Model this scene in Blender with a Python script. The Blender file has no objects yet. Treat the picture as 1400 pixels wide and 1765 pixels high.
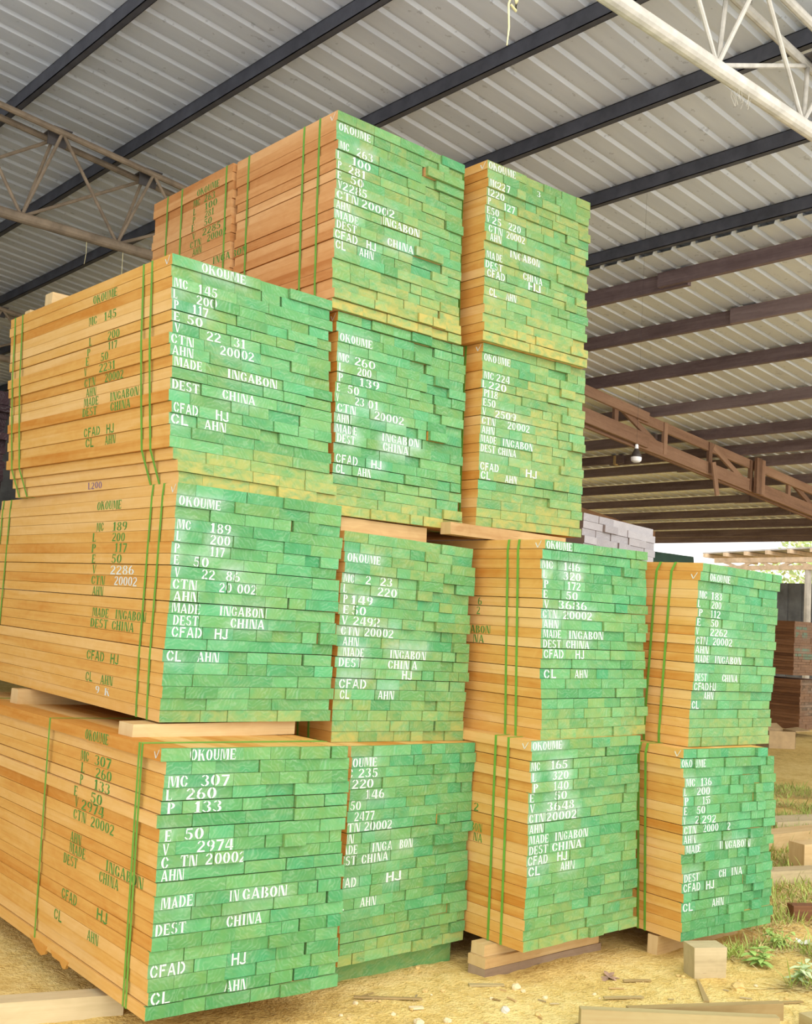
import bpy, math, random
from mathutils import Matrix, Vector, noise

# ------------------------------------------------------------------ camera, sky, exposure
S = bpy.context.scene
COL = S.collection
CAM_H = 1.8365
cam_data = bpy.data.cameras.new('camera')
cam_data.sensor_fit = 'HORIZONTAL'
cam_data.sensor_width = 36.0
cam_data.lens = 36.0 * 1857.06 / 1400.0
cam_data.clip_end = 300
cam = bpy.data.objects.new('camera', cam_data)
COL.objects.link(cam)
ROT = Matrix(((0.751313, -0.109358, -0.650822), (-0.657141, -0.033155, -0.753038), (0.060773, 0.993449, -0.096774)))
cam.matrix_world = Matrix.Translation((0, 0, CAM_H)) @ ROT.to_4x4()
S.camera = cam

S.view_settings.view_transform = 'Standard'
S.view_settings.look = 'None'
S.view_settings.gamma = 1.0
S.view_settings.use_curve_mapping = False
S.view_settings.exposure = 1.05

world = bpy.data.worlds.new('overcast_sky')
S.world = world
world.use_nodes = True
wn = world.node_tree
bg = wn.nodes['Background']
bg.inputs[0].default_value = (1.0, 0.985, 0.95, 1)
bg.inputs[1].default_value = 1.0

sun_data = bpy.data.lights.new('hazy_sun', 'SUN')
sun_data.energy = 1.1
sun_data.angle = math.radians(90)
sun_data.color = (1.0, 0.95, 0.86)
sun = bpy.data.objects.new('hazy_sun', sun_data)
COL.objects.link(sun)
# light travels from behind the photographer's shoulder onto the stacks
sun.rotation_euler = Vector((0.40, 0.80, -0.55)).to_track_quat('-Z', 'Y').to_euler()

# ------------------------------------------------------------------ helpers
def lin(r, g, b):
    f = lambda c: (c / 255) / 12.92 if c <= 10 else (((c / 255) + .055) / 1.055) ** 2.4
    return (f(r), f(g), f(b), 1)

class MB:
    """collects faces; builds one mesh object"""
    def __init__(s):
        s.v, s.f, s.m, s.uv, s.c = [], [], [], [], []
    def face(s, pts, mat=0, uv=None, col=(.5, 0, 0, .5)):
        n = len(s.v)
        s.v.extend(pts)
        k = len(pts)
        s.f.append(tuple(range(n, n + k)))
        s.m.append(mat)
        s.uv.extend(uv if uv else [(p[0] + p[2], p[1] + p[2]) for p in pts])
        if isinstance(col, list): s.c.extend(col)
        else: s.c.extend([col] * k)
    def hexa(s, p, mat=0, col=(.5, 0, 0, .5), along=0):
        """8 corners: 0-3 bottom loop, 4-7 top loop"""
        o = random.random() * 9
        for q in ((3, 2, 1, 0), (4, 5, 6, 7), (0, 1, 5, 4), (1, 2, 6, 5), (2, 3, 7, 6), (3, 0, 4, 7)):
            pts = [p[i] for i in q]
            a = Vector(pts[1]) - Vector(pts[0]); b = Vector(pts[3]) - Vector(pts[0])
            la, lb = a.length, b.length
            uv = [(0, o), (la, o), (la, o + lb), (0, o + lb)] if la >= lb else [(0, o), (0, o + la), (lb, o + la), (lb, o)]
            s.face(pts, mat, uv, col)
    def box(s, x0, x1, y0, y1, z0, z1, mat=0, col=(.5, 0, 0, .5)):
        s.hexa([(x0, y0, z0), (x1, y0, z0), (x1, y1, z0), (x0, y1, z0), (x0, y0, z1), (x1, y0, z1), (x1, y1, z1), (x0, y1, z1)], mat, col)
    def bar(s, a, b, w, h, up=(0, 0, 1), mat=0, col=(.5, 0, 0, .5)):
        """rectangular bar from a to b"""
        a, b = Vector(a), Vector(b)
        d = (b - a).normalized(); u = Vector(up)
        r = d.cross(u).normalized(); u = r.cross(d).normalized()
        P = []
        for du in (-h / 2, h / 2):
            P += [tuple(a - r * w / 2 + u * du), tuple(a + r * w / 2 + u * du), tuple(b + r * w / 2 + u * du), tuple(b - r * w / 2 + u * du)]
        s.hexa(P, mat, col)
    def tube(s, pts, rad, n=8, mat=0, caps=True):
        pts = [Vector(p) for p in pts]
        rings = []
        prev = None
        for i, p in enumerate(pts):
            d = (pts[min(i + 1, len(pts) - 1)] - pts[max(i - 1, 0)]).normalized()
            ref = Vector((0, 0, 1)) if abs(d.z) < .9 else Vector((1, 0, 0))
            r = d.cross(ref).normalized(); u = r.cross(d)
            R = rad[i] if isinstance(rad, (list, tuple)) else rad
            rings.append([tuple(p + r * (math.cos(t) * R) + u * (math.sin(t) * R)) for t in [2 * math.pi * k / n for k in range(n)]])
        L = 0
        for i in range(len(pts) - 1):
            l2 = L + (pts[i + 1] - pts[i]).length
            for k in range(n):
                k2 = (k + 1) % n
                s.face([rings[i][k2], rings[i][k], rings[i + 1][k], rings[i + 1][k2]], mat, [(L, .02 * k), (L, .02 * k + .02), (l2, .02 * k + .02), (l2, .02 * k)])
            L = l2
        if caps:
            s.face(list(rings[0]), mat); s.face(list(reversed(rings[-1])), mat)
    def lathe(s, c, prof, n=16, mat=0):
        """profile of (radius, z)"""
        for (r0, z0), (r1, z1) in zip(prof, prof[1:]):
            for k in range(n):
                a, b = 2 * math.pi * k / n, 2 * math.pi * (k + 1) / n
                P = [(c[0] + r * math.cos(t), c[1] + r * math.sin(t), c[2] + z) for r, z, t in ((r0, z0, a), (r0, z0, b), (r1, z1, b), (r1, z1, a))]
                s.face(P, mat)
    def build(s, name, mats, parent=None, smooth=False, merge=False):
        me = bpy.data.meshes.new(name)
        me.from_pydata(s.v, [], s.f)
        if not isinstance(mats, (list, tuple)): mats = [mats]
        for m in mats: me.materials.append(m)
        me.polygons.foreach_set('material_index', s.m)
        uvl = me.uv_layers.new(name='UVMap')
        uvl.data.foreach_set('uv', [x for p in s.uv for x in p])
        ca = me.color_attributes.new('bc', 'FLOAT_COLOR', 'CORNER')
        ca.data.foreach_set('color', [x for p in s.c for x in p])
        if merge:
            import bmesh
            bm = bmesh.new(); bm.from_mesh(me)
            bmesh.ops.remove_doubles(bm, verts=bm.verts, dist=1e-5)
            bm.to_mesh(me); bm.free()
        if smooth: me.polygons.foreach_set('use_smooth', [True] * len(me.polygons))
        me.update()
        o = bpy.data.objects.new(name, me)
        COL.objects.link(o)
        if parent: o.parent = parent
        return o

def tag(o, label, cat, group=None):
    o['label'] = label; o['category'] = cat
    if group: o['group'] = group
    return o
def structure(o):
    o['kind'] = 'structure'; return o
def thing(name, loc, label, cat, group=None, rz=0.0):
    e = bpy.data.objects.new(name, None)
    e.empty_display_size = .2
    COL.objects.link(e)
    e.location = loc; e.rotation_euler = (0, 0, rz)
    return tag(e, label, cat, group)

# ------------------------------------------------------------------ materials
def new_mat(name, rough=.7, metal=0.0, spec=.3):
    m = bpy.data.materials.new(name); m.use_nodes = True
    nt = m.node_tree; b = nt.nodes['Principled BSDF']
    b.inputs['Roughness'].default_value = rough
    b.inputs['Metallic'].default_value = metal
    b.inputs['Specular IOR Level'].default_value = spec
    return m, nt, b
def N(nt, t, **k):
    n = nt.nodes.new(t)
    for a, v in k.items(): setattr(n, a, v)
    return n
def L(nt, a, b): nt.links.new(a, b)
def math_n(nt, op, a, b=None, c=None, clamp=False):
    n = N(nt, 'ShaderNodeMath', operation=op); n.use_clamp = clamp
    for i, x in enumerate((a, b, c)):
        if x is None: continue
        if isinstance(x, (int, float)): n.inputs[i].default_value = x
        else: L(nt, x, n.inputs[i])
    return n.outputs[0]
def mix(nt, f, a, b):
    n = N(nt, 'ShaderNodeMix', data_type='RGBA')
    if isinstance(f, (int, float)): n.inputs[0].default_value = f
    else: L(nt, f, n.inputs[0])
    for s, x in ((n.inputs[6], a), (n.inputs[7], b)):
        if isinstance(x, tuple): s.default_value = x
        else: L(nt, x, s)
    return n.outputs[2]
def ramp(nt, f, stops):
    n = N(nt, 'ShaderNodeValToRGB'); L(nt, f, n.inputs[0])
    e = n.color_ramp.elements
    while len(e) < len(stops): e.new(.5)
    for q, (p, c) in zip(e, stops): q.position = p; q.color = c
    return n.outputs[0]
def vmap(nt, src, scale, loc=(0, 0, 0)):
    n = N(nt, 'ShaderNodeMapping'); L(nt, src, n.inputs[0])
    n.inputs['Scale'].default_value = scale; n.inputs['Location'].default_value = loc
    return n.outputs[0]
def noise_n(nt, vec, scale, detail=3, rough=.55, dist=0.0):
    n = N(nt, 'ShaderNodeTexNoise'); n.inputs['Scale'].default_value = scale
    n.inputs['Detail'].default_value = detail; n.inputs['Roughness'].default_value = rough
    n.inputs['Distortion'].default_value = dist
    L(nt, vec, n.inputs['Vector']); return n.outputs[0]
def bump(nt, b, h, strength=.2, dist=.01):
    n = N(nt, 'ShaderNodeBump'); n.inputs['Strength'].default_value = strength; n.inputs['Distance'].default_value = dist
    L(nt, h, n.inputs['Height']); L(nt, n.outputs[0], b.inputs['Normal'])
def attr(nt):
    a = N(nt, 'ShaderNodeAttribute'); a.attribute_name = 'bc'
    s = N(nt, 'ShaderNodeSeparateColor'); L(nt, a.outputs['Color'], s.inputs[0])
    return s.outputs[0], s.outputs[1], s.outputs[2], a.outputs['Alpha']
def uvn(nt):
    return N(nt, 'ShaderNodeUVMap', uv_map='UVMap').outputs[0]

def wood_mat(name, pale, mid, deep, knots=.3, rough=.65):
    m, nt, b = new_mat(name, rough)
    uv = uvn(nt); r, g, bl, al = attr(nt)
    fine = noise_n(nt, vmap(nt, uv, (1.2, 60, 1)), 1.0, 4, .6, .3)
    broad = noise_n(nt, vmap(nt, uv, (.9, 9, 1)), 1.0, 3, .5, .6)
    fig = noise_n(nt, vmap(nt, uv, (7, 14, 1)), 1.0, 2, .5, 1.5)
    f = math_n(nt, 'ADD', math_n(nt, 'MULTIPLY', fine, .35), math_n(nt, 'MULTIPLY', broad, .65))
    f = math_n(nt, 'ADD', f, math_n(nt, 'MULTIPLY_ADD', r, .42, -.21))
    f = math_n(nt, 'ADD', f, math_n(nt, 'MULTIPLY_ADD', fig, .24, -.12), clamp=True)
    c = ramp(nt, f, [(.22, pale), (.5, mid), (.8, deep)])
    sp = noise_n(nt, vmap(nt, uv, (3, 25, 1)), 2.0, 2, .5)
    sp = math_n(nt, 'MULTIPLY', math_n(nt, 'GREATER_THAN', sp, .72), knots)
    c = mix(nt, sp, c, tuple(x * .55 for x in deep[:3]) + (1,))
    L(nt, c, b.inputs['Base Color'])
    bump(nt, b, fine, .12, .004)
    return m

def paint_end_mat(name, dark, light, under, olive=None, teal=None):
    m, nt, b = new_mat(name, .6)
    uv = uvn(nt); r, g, bl, al = attr(nt)
    n1 = noise_n(nt, vmap(nt, uv, (8, 8, 1)), 1.0, 3, .6, .8)
    f = math_n(nt, 'ADD', math_n(nt, 'MULTIPLY_ADD', n1, 1.0, -.32), math_n(nt, 'MULTIPLY_ADD', r, .85, -.28), clamp=True)
    c = mix(nt, f, dark, light)
    if olive:
        n4 = noise_n(nt, vmap(nt, uv, (10, 6, 1), (4, 9, 0)), 1.0, 2, .5, .4)
        t = math_n(nt, 'MULTIPLY', math_n(nt, 'MULTIPLY_ADD', al, 1.6, -.55, clamp=True), math_n(nt, 'MULTIPLY_ADD', n4, 1.5, -.25, clamp=True), clamp=True)
        c = mix(nt, t, c, olive)
        t = math_n(nt, 'MULTIPLY', math_n(nt, 'MULTIPLY_ADD', al, -1.8, .75, clamp=True), math_n(nt, 'MULTIPLY_ADD', n4, -1.6, 1.2, clamp=True), clamp=True)
        c = mix(nt, t, c, teal)
    # growth rings and saw strokes showing through the paint, round a pith beside each board
    ln = N(nt, 'ShaderNodeVectorMath', operation='LENGTH'); L(nt, uv, ln.inputs[0])
    w = noise_n(nt, vmap(nt, uv, (12, 12, 1)), 1.0, 3, .6)
    d = math_n(nt, 'ADD', math_n(nt, 'MULTIPLY', ln.outputs['Value'], 300.0), math_n(nt, 'MULTIPLY', w, 34.0))
    s = math_n(nt, 'POWER', math_n(nt, 'MULTIPLY_ADD', math_n(nt, 'SINE', d), .5, .5), 2.5)
    gate = math_n(nt, 'MULTIPLY', math_n(nt, 'MULTIPLY_ADD', noise_n(nt, vmap(nt, uv, (16, 16, 1), (5, 3, 0)), 1.0, 3), 2.4, -.85, clamp=True), .40)
    c = mix(nt, math_n(nt, 'MULTIPLY', s, gate), c, tuple(min(1, x * .6 + .28) for x in light[:3]) + (1,))
    # thin paint: wood shows yellow through it
    n2 = noise_n(nt, vmap(nt, uv, (13, 22, 1), (2, 7, 0)), 1.0, 3, .6, .5)
    t = math_n(nt, 'MULTIPLY', g, math_n(nt, 'MULTIPLY_ADD', n2, 2.2, -.35, clamp=True), clamp=True)
    c = mix(nt, t, c, under)
    # overspray of the stencils
    n3 = noise_n(nt, vmap(nt, uv, (25, 25, 1), (1, 1, 0)), 1.0, 3, .6)
    t = math_n(nt, 'MULTIPLY', bl, math_n(nt, 'MULTIPLY_ADD', n3, 1.6, -.05, clamp=True), clamp=True)
    c = mix(nt, t, c, (.50, .61, .56, 1))
    L(nt, c, b.inputs['Base Color'])
    bump(nt, b, n3, .08, .003)
    return m

def flat_mat(name, col, rough=.6, metal=0.0, var=.25, scale=6.0, bumpy=0.0, spec=.3):
    m, nt, b = new_mat(name, rough, metal, spec)
    tc = N(nt, 'ShaderNodeTexCoord').outputs['Object']
    n = noise_n(nt, tc, scale, 4, .6)
    lo = tuple(x * (1 - var) for x in col[:3]) + (1,); hi = tuple(min(1, x * (1 + var)) for x in col[:3]) + (1,)
    c = ramp(nt, n, [(.3, lo), (.7, hi)])
    L(nt, c, b.inputs['Base Color'])
    if bumpy: bump(nt, b, n, bumpy, .01)
    return m

M = {}
M['okoume'] = wood_mat('okoume_face', (.70, .45, .175, 1), (.62, .345, .085, 1), (.50, .20, .026, 1), .15)
M['okoume_pink'] = wood_mat('okoume_face_pinkish', (.68, .40, .18, 1), (.58, .295, .11, 1), (.44, .175, .048, 1), .15)
M['green'] = paint_end_mat('green_end_paint', (.033, .235, .080, 1), (.120, .385, .145, 1), (.43, .36, .09, 1), (.115, .275, .065, 1), (.052, .365, .175, 1))
M['white'] = flat_mat('white_stencil_paint', (.64, .70, .66, 1), .6, var=.06, scale=30)
M['green_ink'] = flat_mat('green_stencil_paint', (.07, .25, .045, 1), .6, var=.3, scale=40)
M['strap'] = flat_mat('green_strap', (.13, .34, .04, 1), .4, var=.12, scale=10, spec=.5)
M['bearer'] = wood_mat('bearer_wood', (.64, .48, .25, 1), (.52, .35, .155, 1), (.36, .20, .075, 1), .2)
M['bearer_dark'] = wood_mat('weathered_bearer', (.36, .27, .19, 1), (.25, .17, .11, 1), (.13, .085, .05, 1), .4)
M['weathered'] = wood_mat('weathered_grey_wood', (.60, .50, .31, 1), (.47, .38, .22, 1), (.26, .20, .11, 1), .5)
M['plank'] = wood_mat('pale_plank', (.42, .345, .175, 1), (.37, .275, .125, 1), (.27, .18, .07, 1), .1)
M['grey_end'] = paint_end_mat('grey_board_end', (.32, .305, .325, 1), (.47, .455, .48, 1), (.3, .24, .2, 1))
M['grey_side'] = wood_mat('grey_board_side', (.36, .31, .30, 1), (.27, .22, .2, 1), (.15, .11, .1, 1))
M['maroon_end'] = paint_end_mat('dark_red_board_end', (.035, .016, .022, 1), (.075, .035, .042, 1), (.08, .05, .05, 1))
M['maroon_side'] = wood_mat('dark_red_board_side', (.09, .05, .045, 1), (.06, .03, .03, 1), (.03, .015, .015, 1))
M['brown_end'] = paint_end_mat('brown_board_end', (.17, .085, .04, 1), (.24, .125, .06, 1), (.25, .14, .07, 1))
M['brown_side'] = wood_mat('brown_board_side', (.30, .15, .075, 1), (.21, .095, .042, 1), (.10, .04, .018, 1))
M['brown_strap'] = flat_mat('brown_strap', (.09, .045, .02, 1), .5)
M['dark_ink'] = flat_mat('dark_stencil_paint', (.055, .04, .02, 1), .6)
M['pencil'] = flat_mat('purple_pencil', (.20, .12, .22, 1), .7)
M['teal_ink'] = flat_mat('teal_stencil_paint', (.08, .30, .22, 1), .6)
M['steel'] = flat_mat('dark_steel', (.080, .084, .105, 1), .55, .0, .25, 5)
M['pipe'] = flat_mat('cream_painted_pipe', (.56, .53, .47, 1), .5, .0, .22, 7, .1)
M['pipe_dusty'] = flat_mat('dusty_pipe', (.26, .20, .14, 1), .6, .0, .3, 7, .1)
M['gusset'] = flat_mat('gusset_steel', (.11, .10, .10, 1), .6)
M['purlin_wood'] = wood_mat('red_brown_purlin', (.30, .23, .225, 1), (.215, .155, .158, 1), (.12, .08, .08, 1), .3)
M['truss_wood'] = wood_mat('red_brown_truss', (.42, .255, .165, 1), (.31, .175, .11, 1), (.17, .09, .055, 1), .3)
M['cobweb'] = flat_mat('dusty_cobweb', (.5, .47, .4, 1), .9)
M['rope'] = flat_mat('pale_yellow_rope', (.80, .72, .40, 1), .8, var=.15)
M['bulb_white'] = flat_mat('white_bulb_plastic', (.86, .86, .86, 1), .3, var=.02)
M['bulb_dark'] = flat_mat('dark_bulb_body', (.055, .045, .04, 1), .4)
M['wire'] = flat_mat('thin_wire', (.05, .05, .05, 1), .5)
M['tarp'] = flat_mat('dark_green_tarp', (.035, .075, .055, 1), .5, var=.3, scale=4, bumpy=.2)
M['card'] = flat_mat('cardboard', (.46, .33, .18, 1), .8, var=.15)
M['stone'] = flat_mat('ochre_clod', (.60, .43, .17, 1), .9, var=.25, scale=12, bumpy=.5)
M['stone_pale'] = flat_mat('pale_clod', (.70, .58, .36, 1), .9, var=.2, scale=12, bumpy=.5)
M['plastic'] = flat_mat('white_plastic_scrap', (.80, .78, .70, 1), .5, var=.05)
M['dead_leaf'] = flat_mat('dry_leaf', (.38, .24, .17, 1), .8, var=.3, scale=20)
M['straw'] = flat_mat('dry_straw', (.66, .52, .24, 1), .85, var=.3, scale=9)
M['grass'] = flat_mat('green_grass', (.34, .43, .10, 1), .7, var=.35, scale=6)
M['leaf_green'] = flat_mat('weed_leaf', (.34, .50, .13, 1), .6, var=.3, scale=10)
M['leaf_pale'] = flat_mat('pale_weed_leaf', (.55, .66, .36, 1), .6, var=.2, scale=10)
M['foliage'] = flat_mat('hazed_tree_foliage', (.50, .62, .28, 1), .7, var=.35, scale=1.3)  # bright haze is put into the leaf colour by paling it
M['bark'] = flat_mat('pale_bark', (.62, .58, .50, 1), .8, var=.2)
M['concrete'] = flat_mat('concrete_post', (.50, .47, .42, 1), .85, var=.2, scale=5)
M['shed_wall'] = flat_mat('grey_shed_sheet', (.12, .13, .145, 1), .7, var=.35, scale=2.5)
M['shed_wood'] = flat_mat('pale_shed_timber', (.58, .44, .30, 1), .8, var=.2, scale=6)
M['shed_roof'] = flat_mat('shed_roof_sheet', (.42, .40, .38, 1), .6, var=.2)

def sheet_mat(name, lo, hi, rough, metal):
    m, nt, b = new_mat(name, rough, metal, .3)
    tc = N(nt, 'ShaderNodeTexCoord').outputs['Object']
    n = noise_n(nt, vmap(nt, tc, (.35, 2.2, 1)), 1.6, 4, .6)
    c = ramp(nt, n, [(.3, lo), (.7, hi)])
    v = noise_n(nt, tc, 11.0, 3, .6)
    s = math_n(nt, 'MULTIPLY', math_n(nt, 'GREATER_THAN', v, .66), .38)
    c = mix(nt, s, c, tuple(x * .5 for x in lo[:3]) + (1,))
    L(nt, c, b.inputs['Base Color'])
    return m
M['sheet'] = sheet_mat('galvanised_sheet', (.64, .69, .77, 1), (.75, .80, .87, 1), .6, .15)
M['sheet_new'] = sheet_mat('newer_galvanised_sheet', (.80, .845, .90, 1), (.88, .92, .96, 1), .45, .4)

def dirt_mat():
    m, nt, b = new_mat('ochre_dirt', .95, 0.0, .1)
    tc = N(nt, 'ShaderNodeTexCoord').outputs['Object']
    n1 = noise_n(nt, tc, .9, 4, .6); n2 = noise_n(nt, tc, 14.0, 5, .65); n3 = noise_n(nt, tc, 60.0, 3, .6)
    f = math_n(nt, 'ADD', math_n(nt, 'MULTIPLY', n1, .45), math_n(nt, 'ADD', math_n(nt, 'MULTIPLY', n2, .4), math_n(nt, 'MULTIPLY', n3, .22)))
    c = ramp(nt, f, [(.36, (.36, .235, .075, 1)), (.5, (.66, .47, .155, 1)), (.64, (.80, .63, .27, 1))])
    # unseen ground behind and left of the camera, made paler to bounce neutral light
    sx = N(nt, 'ShaderNodeSeparateXYZ'); L(nt, tc, sx.inputs[0])
    fx = math_n(nt, 'MULTIPLY_ADD', sx.outputs[0], .8, -.3, clamp=True)
    fy = math_n(nt, 'MULTIPLY_ADD', sx.outputs[1], .8, -.9, clamp=True)
    bounce_col = ramp(nt, f, [(.34, (.62, .61, .59, 1)), (.66, (.80, .79, .77, 1))])
    c = mix(nt, math_n(nt, 'MULTIPLY', fx, fy), bounce_col, c)
    L(nt, c, b.inputs['Base Color'])
    bump(nt, b, math_n(nt, 'ADD', n2, math_n(nt, 'MULTIPLY', n3, .6)), .9, .03)
    return m
M['dirt'] = dirt_mat()

# ------------------------------------------------------------------ ground
def smooth(a, b, x):
    t = min(1, max(0, (x - a) / (b - a))); return t * t * (3 - 2 * t)
def ground(x, y):
    z = -.05 * smooth(2.5, 3.5, x)
    near = 1 - smooth(9, 16, math.hypot(x, y))
    z += noise.noise(Vector((x * 2.1, y * 2.1, 0))) * .010
    z += (noise.noise(Vector((x * 7, y * 7, 3))) * .008 + noise.noise(Vector((x * 19, y * 19, 8))) * .007) * near
    return z
def frange(a, b, s):
    n = int(round((b - a) / s)); return [a + (b - a) * i / n for i in range(n)]
gx = frange(-40, -4, 4) + frange(-4, 1.4, .6) + frange(1.4, 7.4, .05) + frange(7.4, 13, .2) + frange(13, 90, 3.5) + [90]
gy = frange(-40, -4, 4) + frange(-4, 2.2, .6) + frange(2.2, 5.6, .05) + frange(5.6, 12, .2) + frange(12, 80, 3.4) + [80]
gv = [(x, y, ground(x, y)) for y in gy for x in gx]
nx = len(gx)
gf = [(j * nx + i, j * nx + i + 1, (j + 1) * nx + i + 1, (j + 1) * nx + i) for j in range(len(gy) - 1) for i in range(nx - 1)]
me = bpy.data.meshes.new('floor'); me.from_pydata(gv, [], gf); me.materials.append(M['dirt'])
me.polygons.foreach_set('use_smooth', [True] * len(gf))
floor = bpy.data.objects.new('floor', me); COL.objects.link(floor); structure(floor)

# ------------------------------------------------------------------ roof
SL = .1                                  # fall of both roof planes per metre of x
def zroof(a, x): return CAM_H + a - SL * x
ROOF_Y0, ROOF_Y1 = 2.6, 24.0
def roof_sheet(name, a, x0, x1, mat, pitch, f0=.58, rise=.05, w=.06):
    mb = MB(); y = ROOF_Y0; prof = []
    while y < ROOF_Y1:
        for dy, dz in ((0, 0), (f0, 0), (f0 + w, rise), (f0 + w + .13, rise), (f0 + 2 * w + .15, 0)): prof.append((y + dy * pitch, dz))
        y += pitch
    xs = [x0 + (x1 - x0) * i / 6 for i in range(7)]
    for (ya, da), (yb, db) in zip(prof, prof[1:]):
        for xa, xb in zip(xs, xs[1:]):
            P = [(xa, ya, zroof(a, xa) + da), (xa, yb, zroof(a, xa) + db), (xb, yb, zroof(a, xb) + db), (xb, ya, zroof(a, xb) + da)]
            mb.face(P, 0)
    return structure(mb.build(name, mat))
roof_sheet('ceiling', 4.95, -7.0, 10.3, M['sheet'], .25, .56, .026, .08)
roof_sheet('lower_ceiling', 4.885, 9.10, 23.9, M['sheet_new'], .235)
wl = MB(); wl.box(-7.08, -7.0, 8.0, 23.9, -.1, 6.9); structure(wl.build('light_block_left', M['shed_wall']))  # unseen wall added to darken the depth of the shed
wb = MB()
for xa, xb, aa in ((-7.0, 9.2, 4.945), (9.2, 13.0, 4.86)):
    zl, zr = zroof(aa, xa), zroof(aa, xb)
    wb.hexa([(xa, 24.0, -.1), (xb, 24.0, -.1), (xb, 24.08, -.1), (xa, 24.08, -.1), (xa, 24.0, zl), (xb, 24.0, zr), (xb, 24.08, zr), (xa, 24.08, zl)])
structure(wb.build('light_block_back', M['shed_wall']))  # added wall that shuts out the sky and keeps the far end dark

STEEL = [(.691, 'first dark steel purlin, crossing the top left corner of the roof'),
         (.916, 'second dark steel purlin, running above the left pipe truss to the top edge'),
         (1.139, 'third dark steel purlin, passing behind the top corner of the MC 263 pack'),
         (1.364, 'fourth dark steel purlin, passing behind the top of the MC 227 pack'),
         (1.593, 'fifth dark steel purlin, meeting the upper right side of the MC 227 pack'),
         (1.815, 'last dark steel purlin, just before the ragged overlap of the roof sheets')]
for k, lab in STEEL:
    x = k * 4.885; z = zroof(4.95, x) - .004
    mb = MB()
    y0, y1 = ROOF_Y0 + .05, ROOF_Y1 - .05
    h, fl, t = .13, .06, .006
    mb.box(x - .003, x + .003, y0, y1, z - h, z)
    mb.box(x - .003, x + fl, y0, y1, z - t, z)
    mb.box(x - .003, x + fl, y0, y1, z - h, z - h + t)
    mb.box(x + fl - t, x + fl, y0, y1, z - h, z - h + .02)
    o = mb.build('steel_purlin', M['steel'])
    tag(o, lab, 'roof beam', 'dark steel purlins under the upper roof')
TIMB = [.4005, .343, .294, .2495, .217, .197, .183, .162, .144, .1296, .1178, .1083, .1026]
ORD = ['first', 'second', 'third', 'fourth', 'fifth', 'sixth', 'seventh', 'eighth', 'ninth', 'tenth', 'eleventh', 'twelfth', 'last']
random.seed(5)
for i, t in enumerate(TIMB):
    x = 4.775 / (t + SL); z = zroof(4.87, x) - .004
    lab = '%s red-brown timber purlin of the lower roof from the sheet overlap' % ORD[i]
    e = thing('timber_purlin', (x, 2.7, z - .17), lab, 'roof beam', 'red-brown timber purlins under the lower roof')
    ys = [0, 4.1 + random.uniform(-.8, .8), 9.4 + random.uniform(-.8, .8), 14.5, 21.2]
    for k in range(4):
        mb = MB(); dx = .03 if k % 2 else -.03
        c = (random.uniform(.2, .9), 0, 0, .5)
        dz = random.uniform(-.012, .012)
        mb.box(dx - .03, dx + .03, ys[k] - (.35 if k else 0), ys[k + 1], dz, .17, 0, c)
        mb.build('timber', M['purlin_wood'], e)
    if i in (2, 3, 5):
        mb = MB(); yy = ys[2] - .2
        mb.box(-.075, .075, yy, yy + .05, -.01, .16, 0, (.1, 0, 0, .5)); mb.build('cleat', M['bearer'], e)

def pipe_truss(yb, x_phase, step, n0, n1, mat, label):
    zb = 5.2
    e = thing('pipe_truss', (x_phase, yb, zb), label, 'roof truss', 'steel pipe roof trusses')
    top = lambda x: zroof(4.58, x) - zb
    x0, x1 = n0 * step, n1 * step
    mb = MB(); mb.tube([(x0 - .3, 0, 0), (x1 + .2, 0, 0)], .05, 14, 0); mb.build('bottom_chord', mat, e, smooth=True)
    for s in (-1, 1):
        mb = MB(); mb.tube([(x0 - .3, s * .12, top(x_phase + x0 - .3)), (x1 + .2, s * .12, top(x_phase + x1 + .2))], .03, 10); mb.build('top_chord', mat, e, smooth=True)
    for i in range(n0, n1 + 1):
        b = (i * step, 0, .035)
        tx = i * step + .25
        for s in (-1, 1):
            mb = MB(); mb.tube([b, (tx, s * .12, top(x_phase + tx))], .0155, 8); mb.build('web_bar', mat, e, smooth=True)
        if i < n1:
            mb = MB(); mb.tube([(tx, -.12, top(x_phase + tx)), ((i + 1) * step - .02, 0, .035)], .0155, 8); mb.build('web_bar', mat, e, smooth=True)
            tx2 = (i + 1) * step + .25
            mb = MB(); mb.tube([(i * step + .03, 0, .035), (tx2, .12, top(x_phase + tx2))], .0155, 8); mb.build('web_bar', mat, e, smooth=True)
        mb = MB(); zt = top(x_phase + tx)
        mb.box(tx - .09, tx + .09, -.13, .13, zt + .03, zt + .04); mb.box(tx - .09, tx + .09, -.004, .004, zt - .09, zt + .035)
        mb.build('gusset', M['gusset'], e)
    return e
pipe_truss(3.535, 5.30, 1.0, -1, 3, M['pipe'], 'cream steel pipe roof truss in the top right corner, nearest the camera')
pipe_truss(9.5, 3.43, .93, -2, 5, M['pipe_dusty'], 'dusty brown steel pipe roof truss behind the upper left packs')
pipe_truss(15.5, 4.2, .95, -4, 4, M['pipe_dusty'], 'far dusty pipe truss glimpsed at the left edge beside the MC 145 pack')

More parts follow.
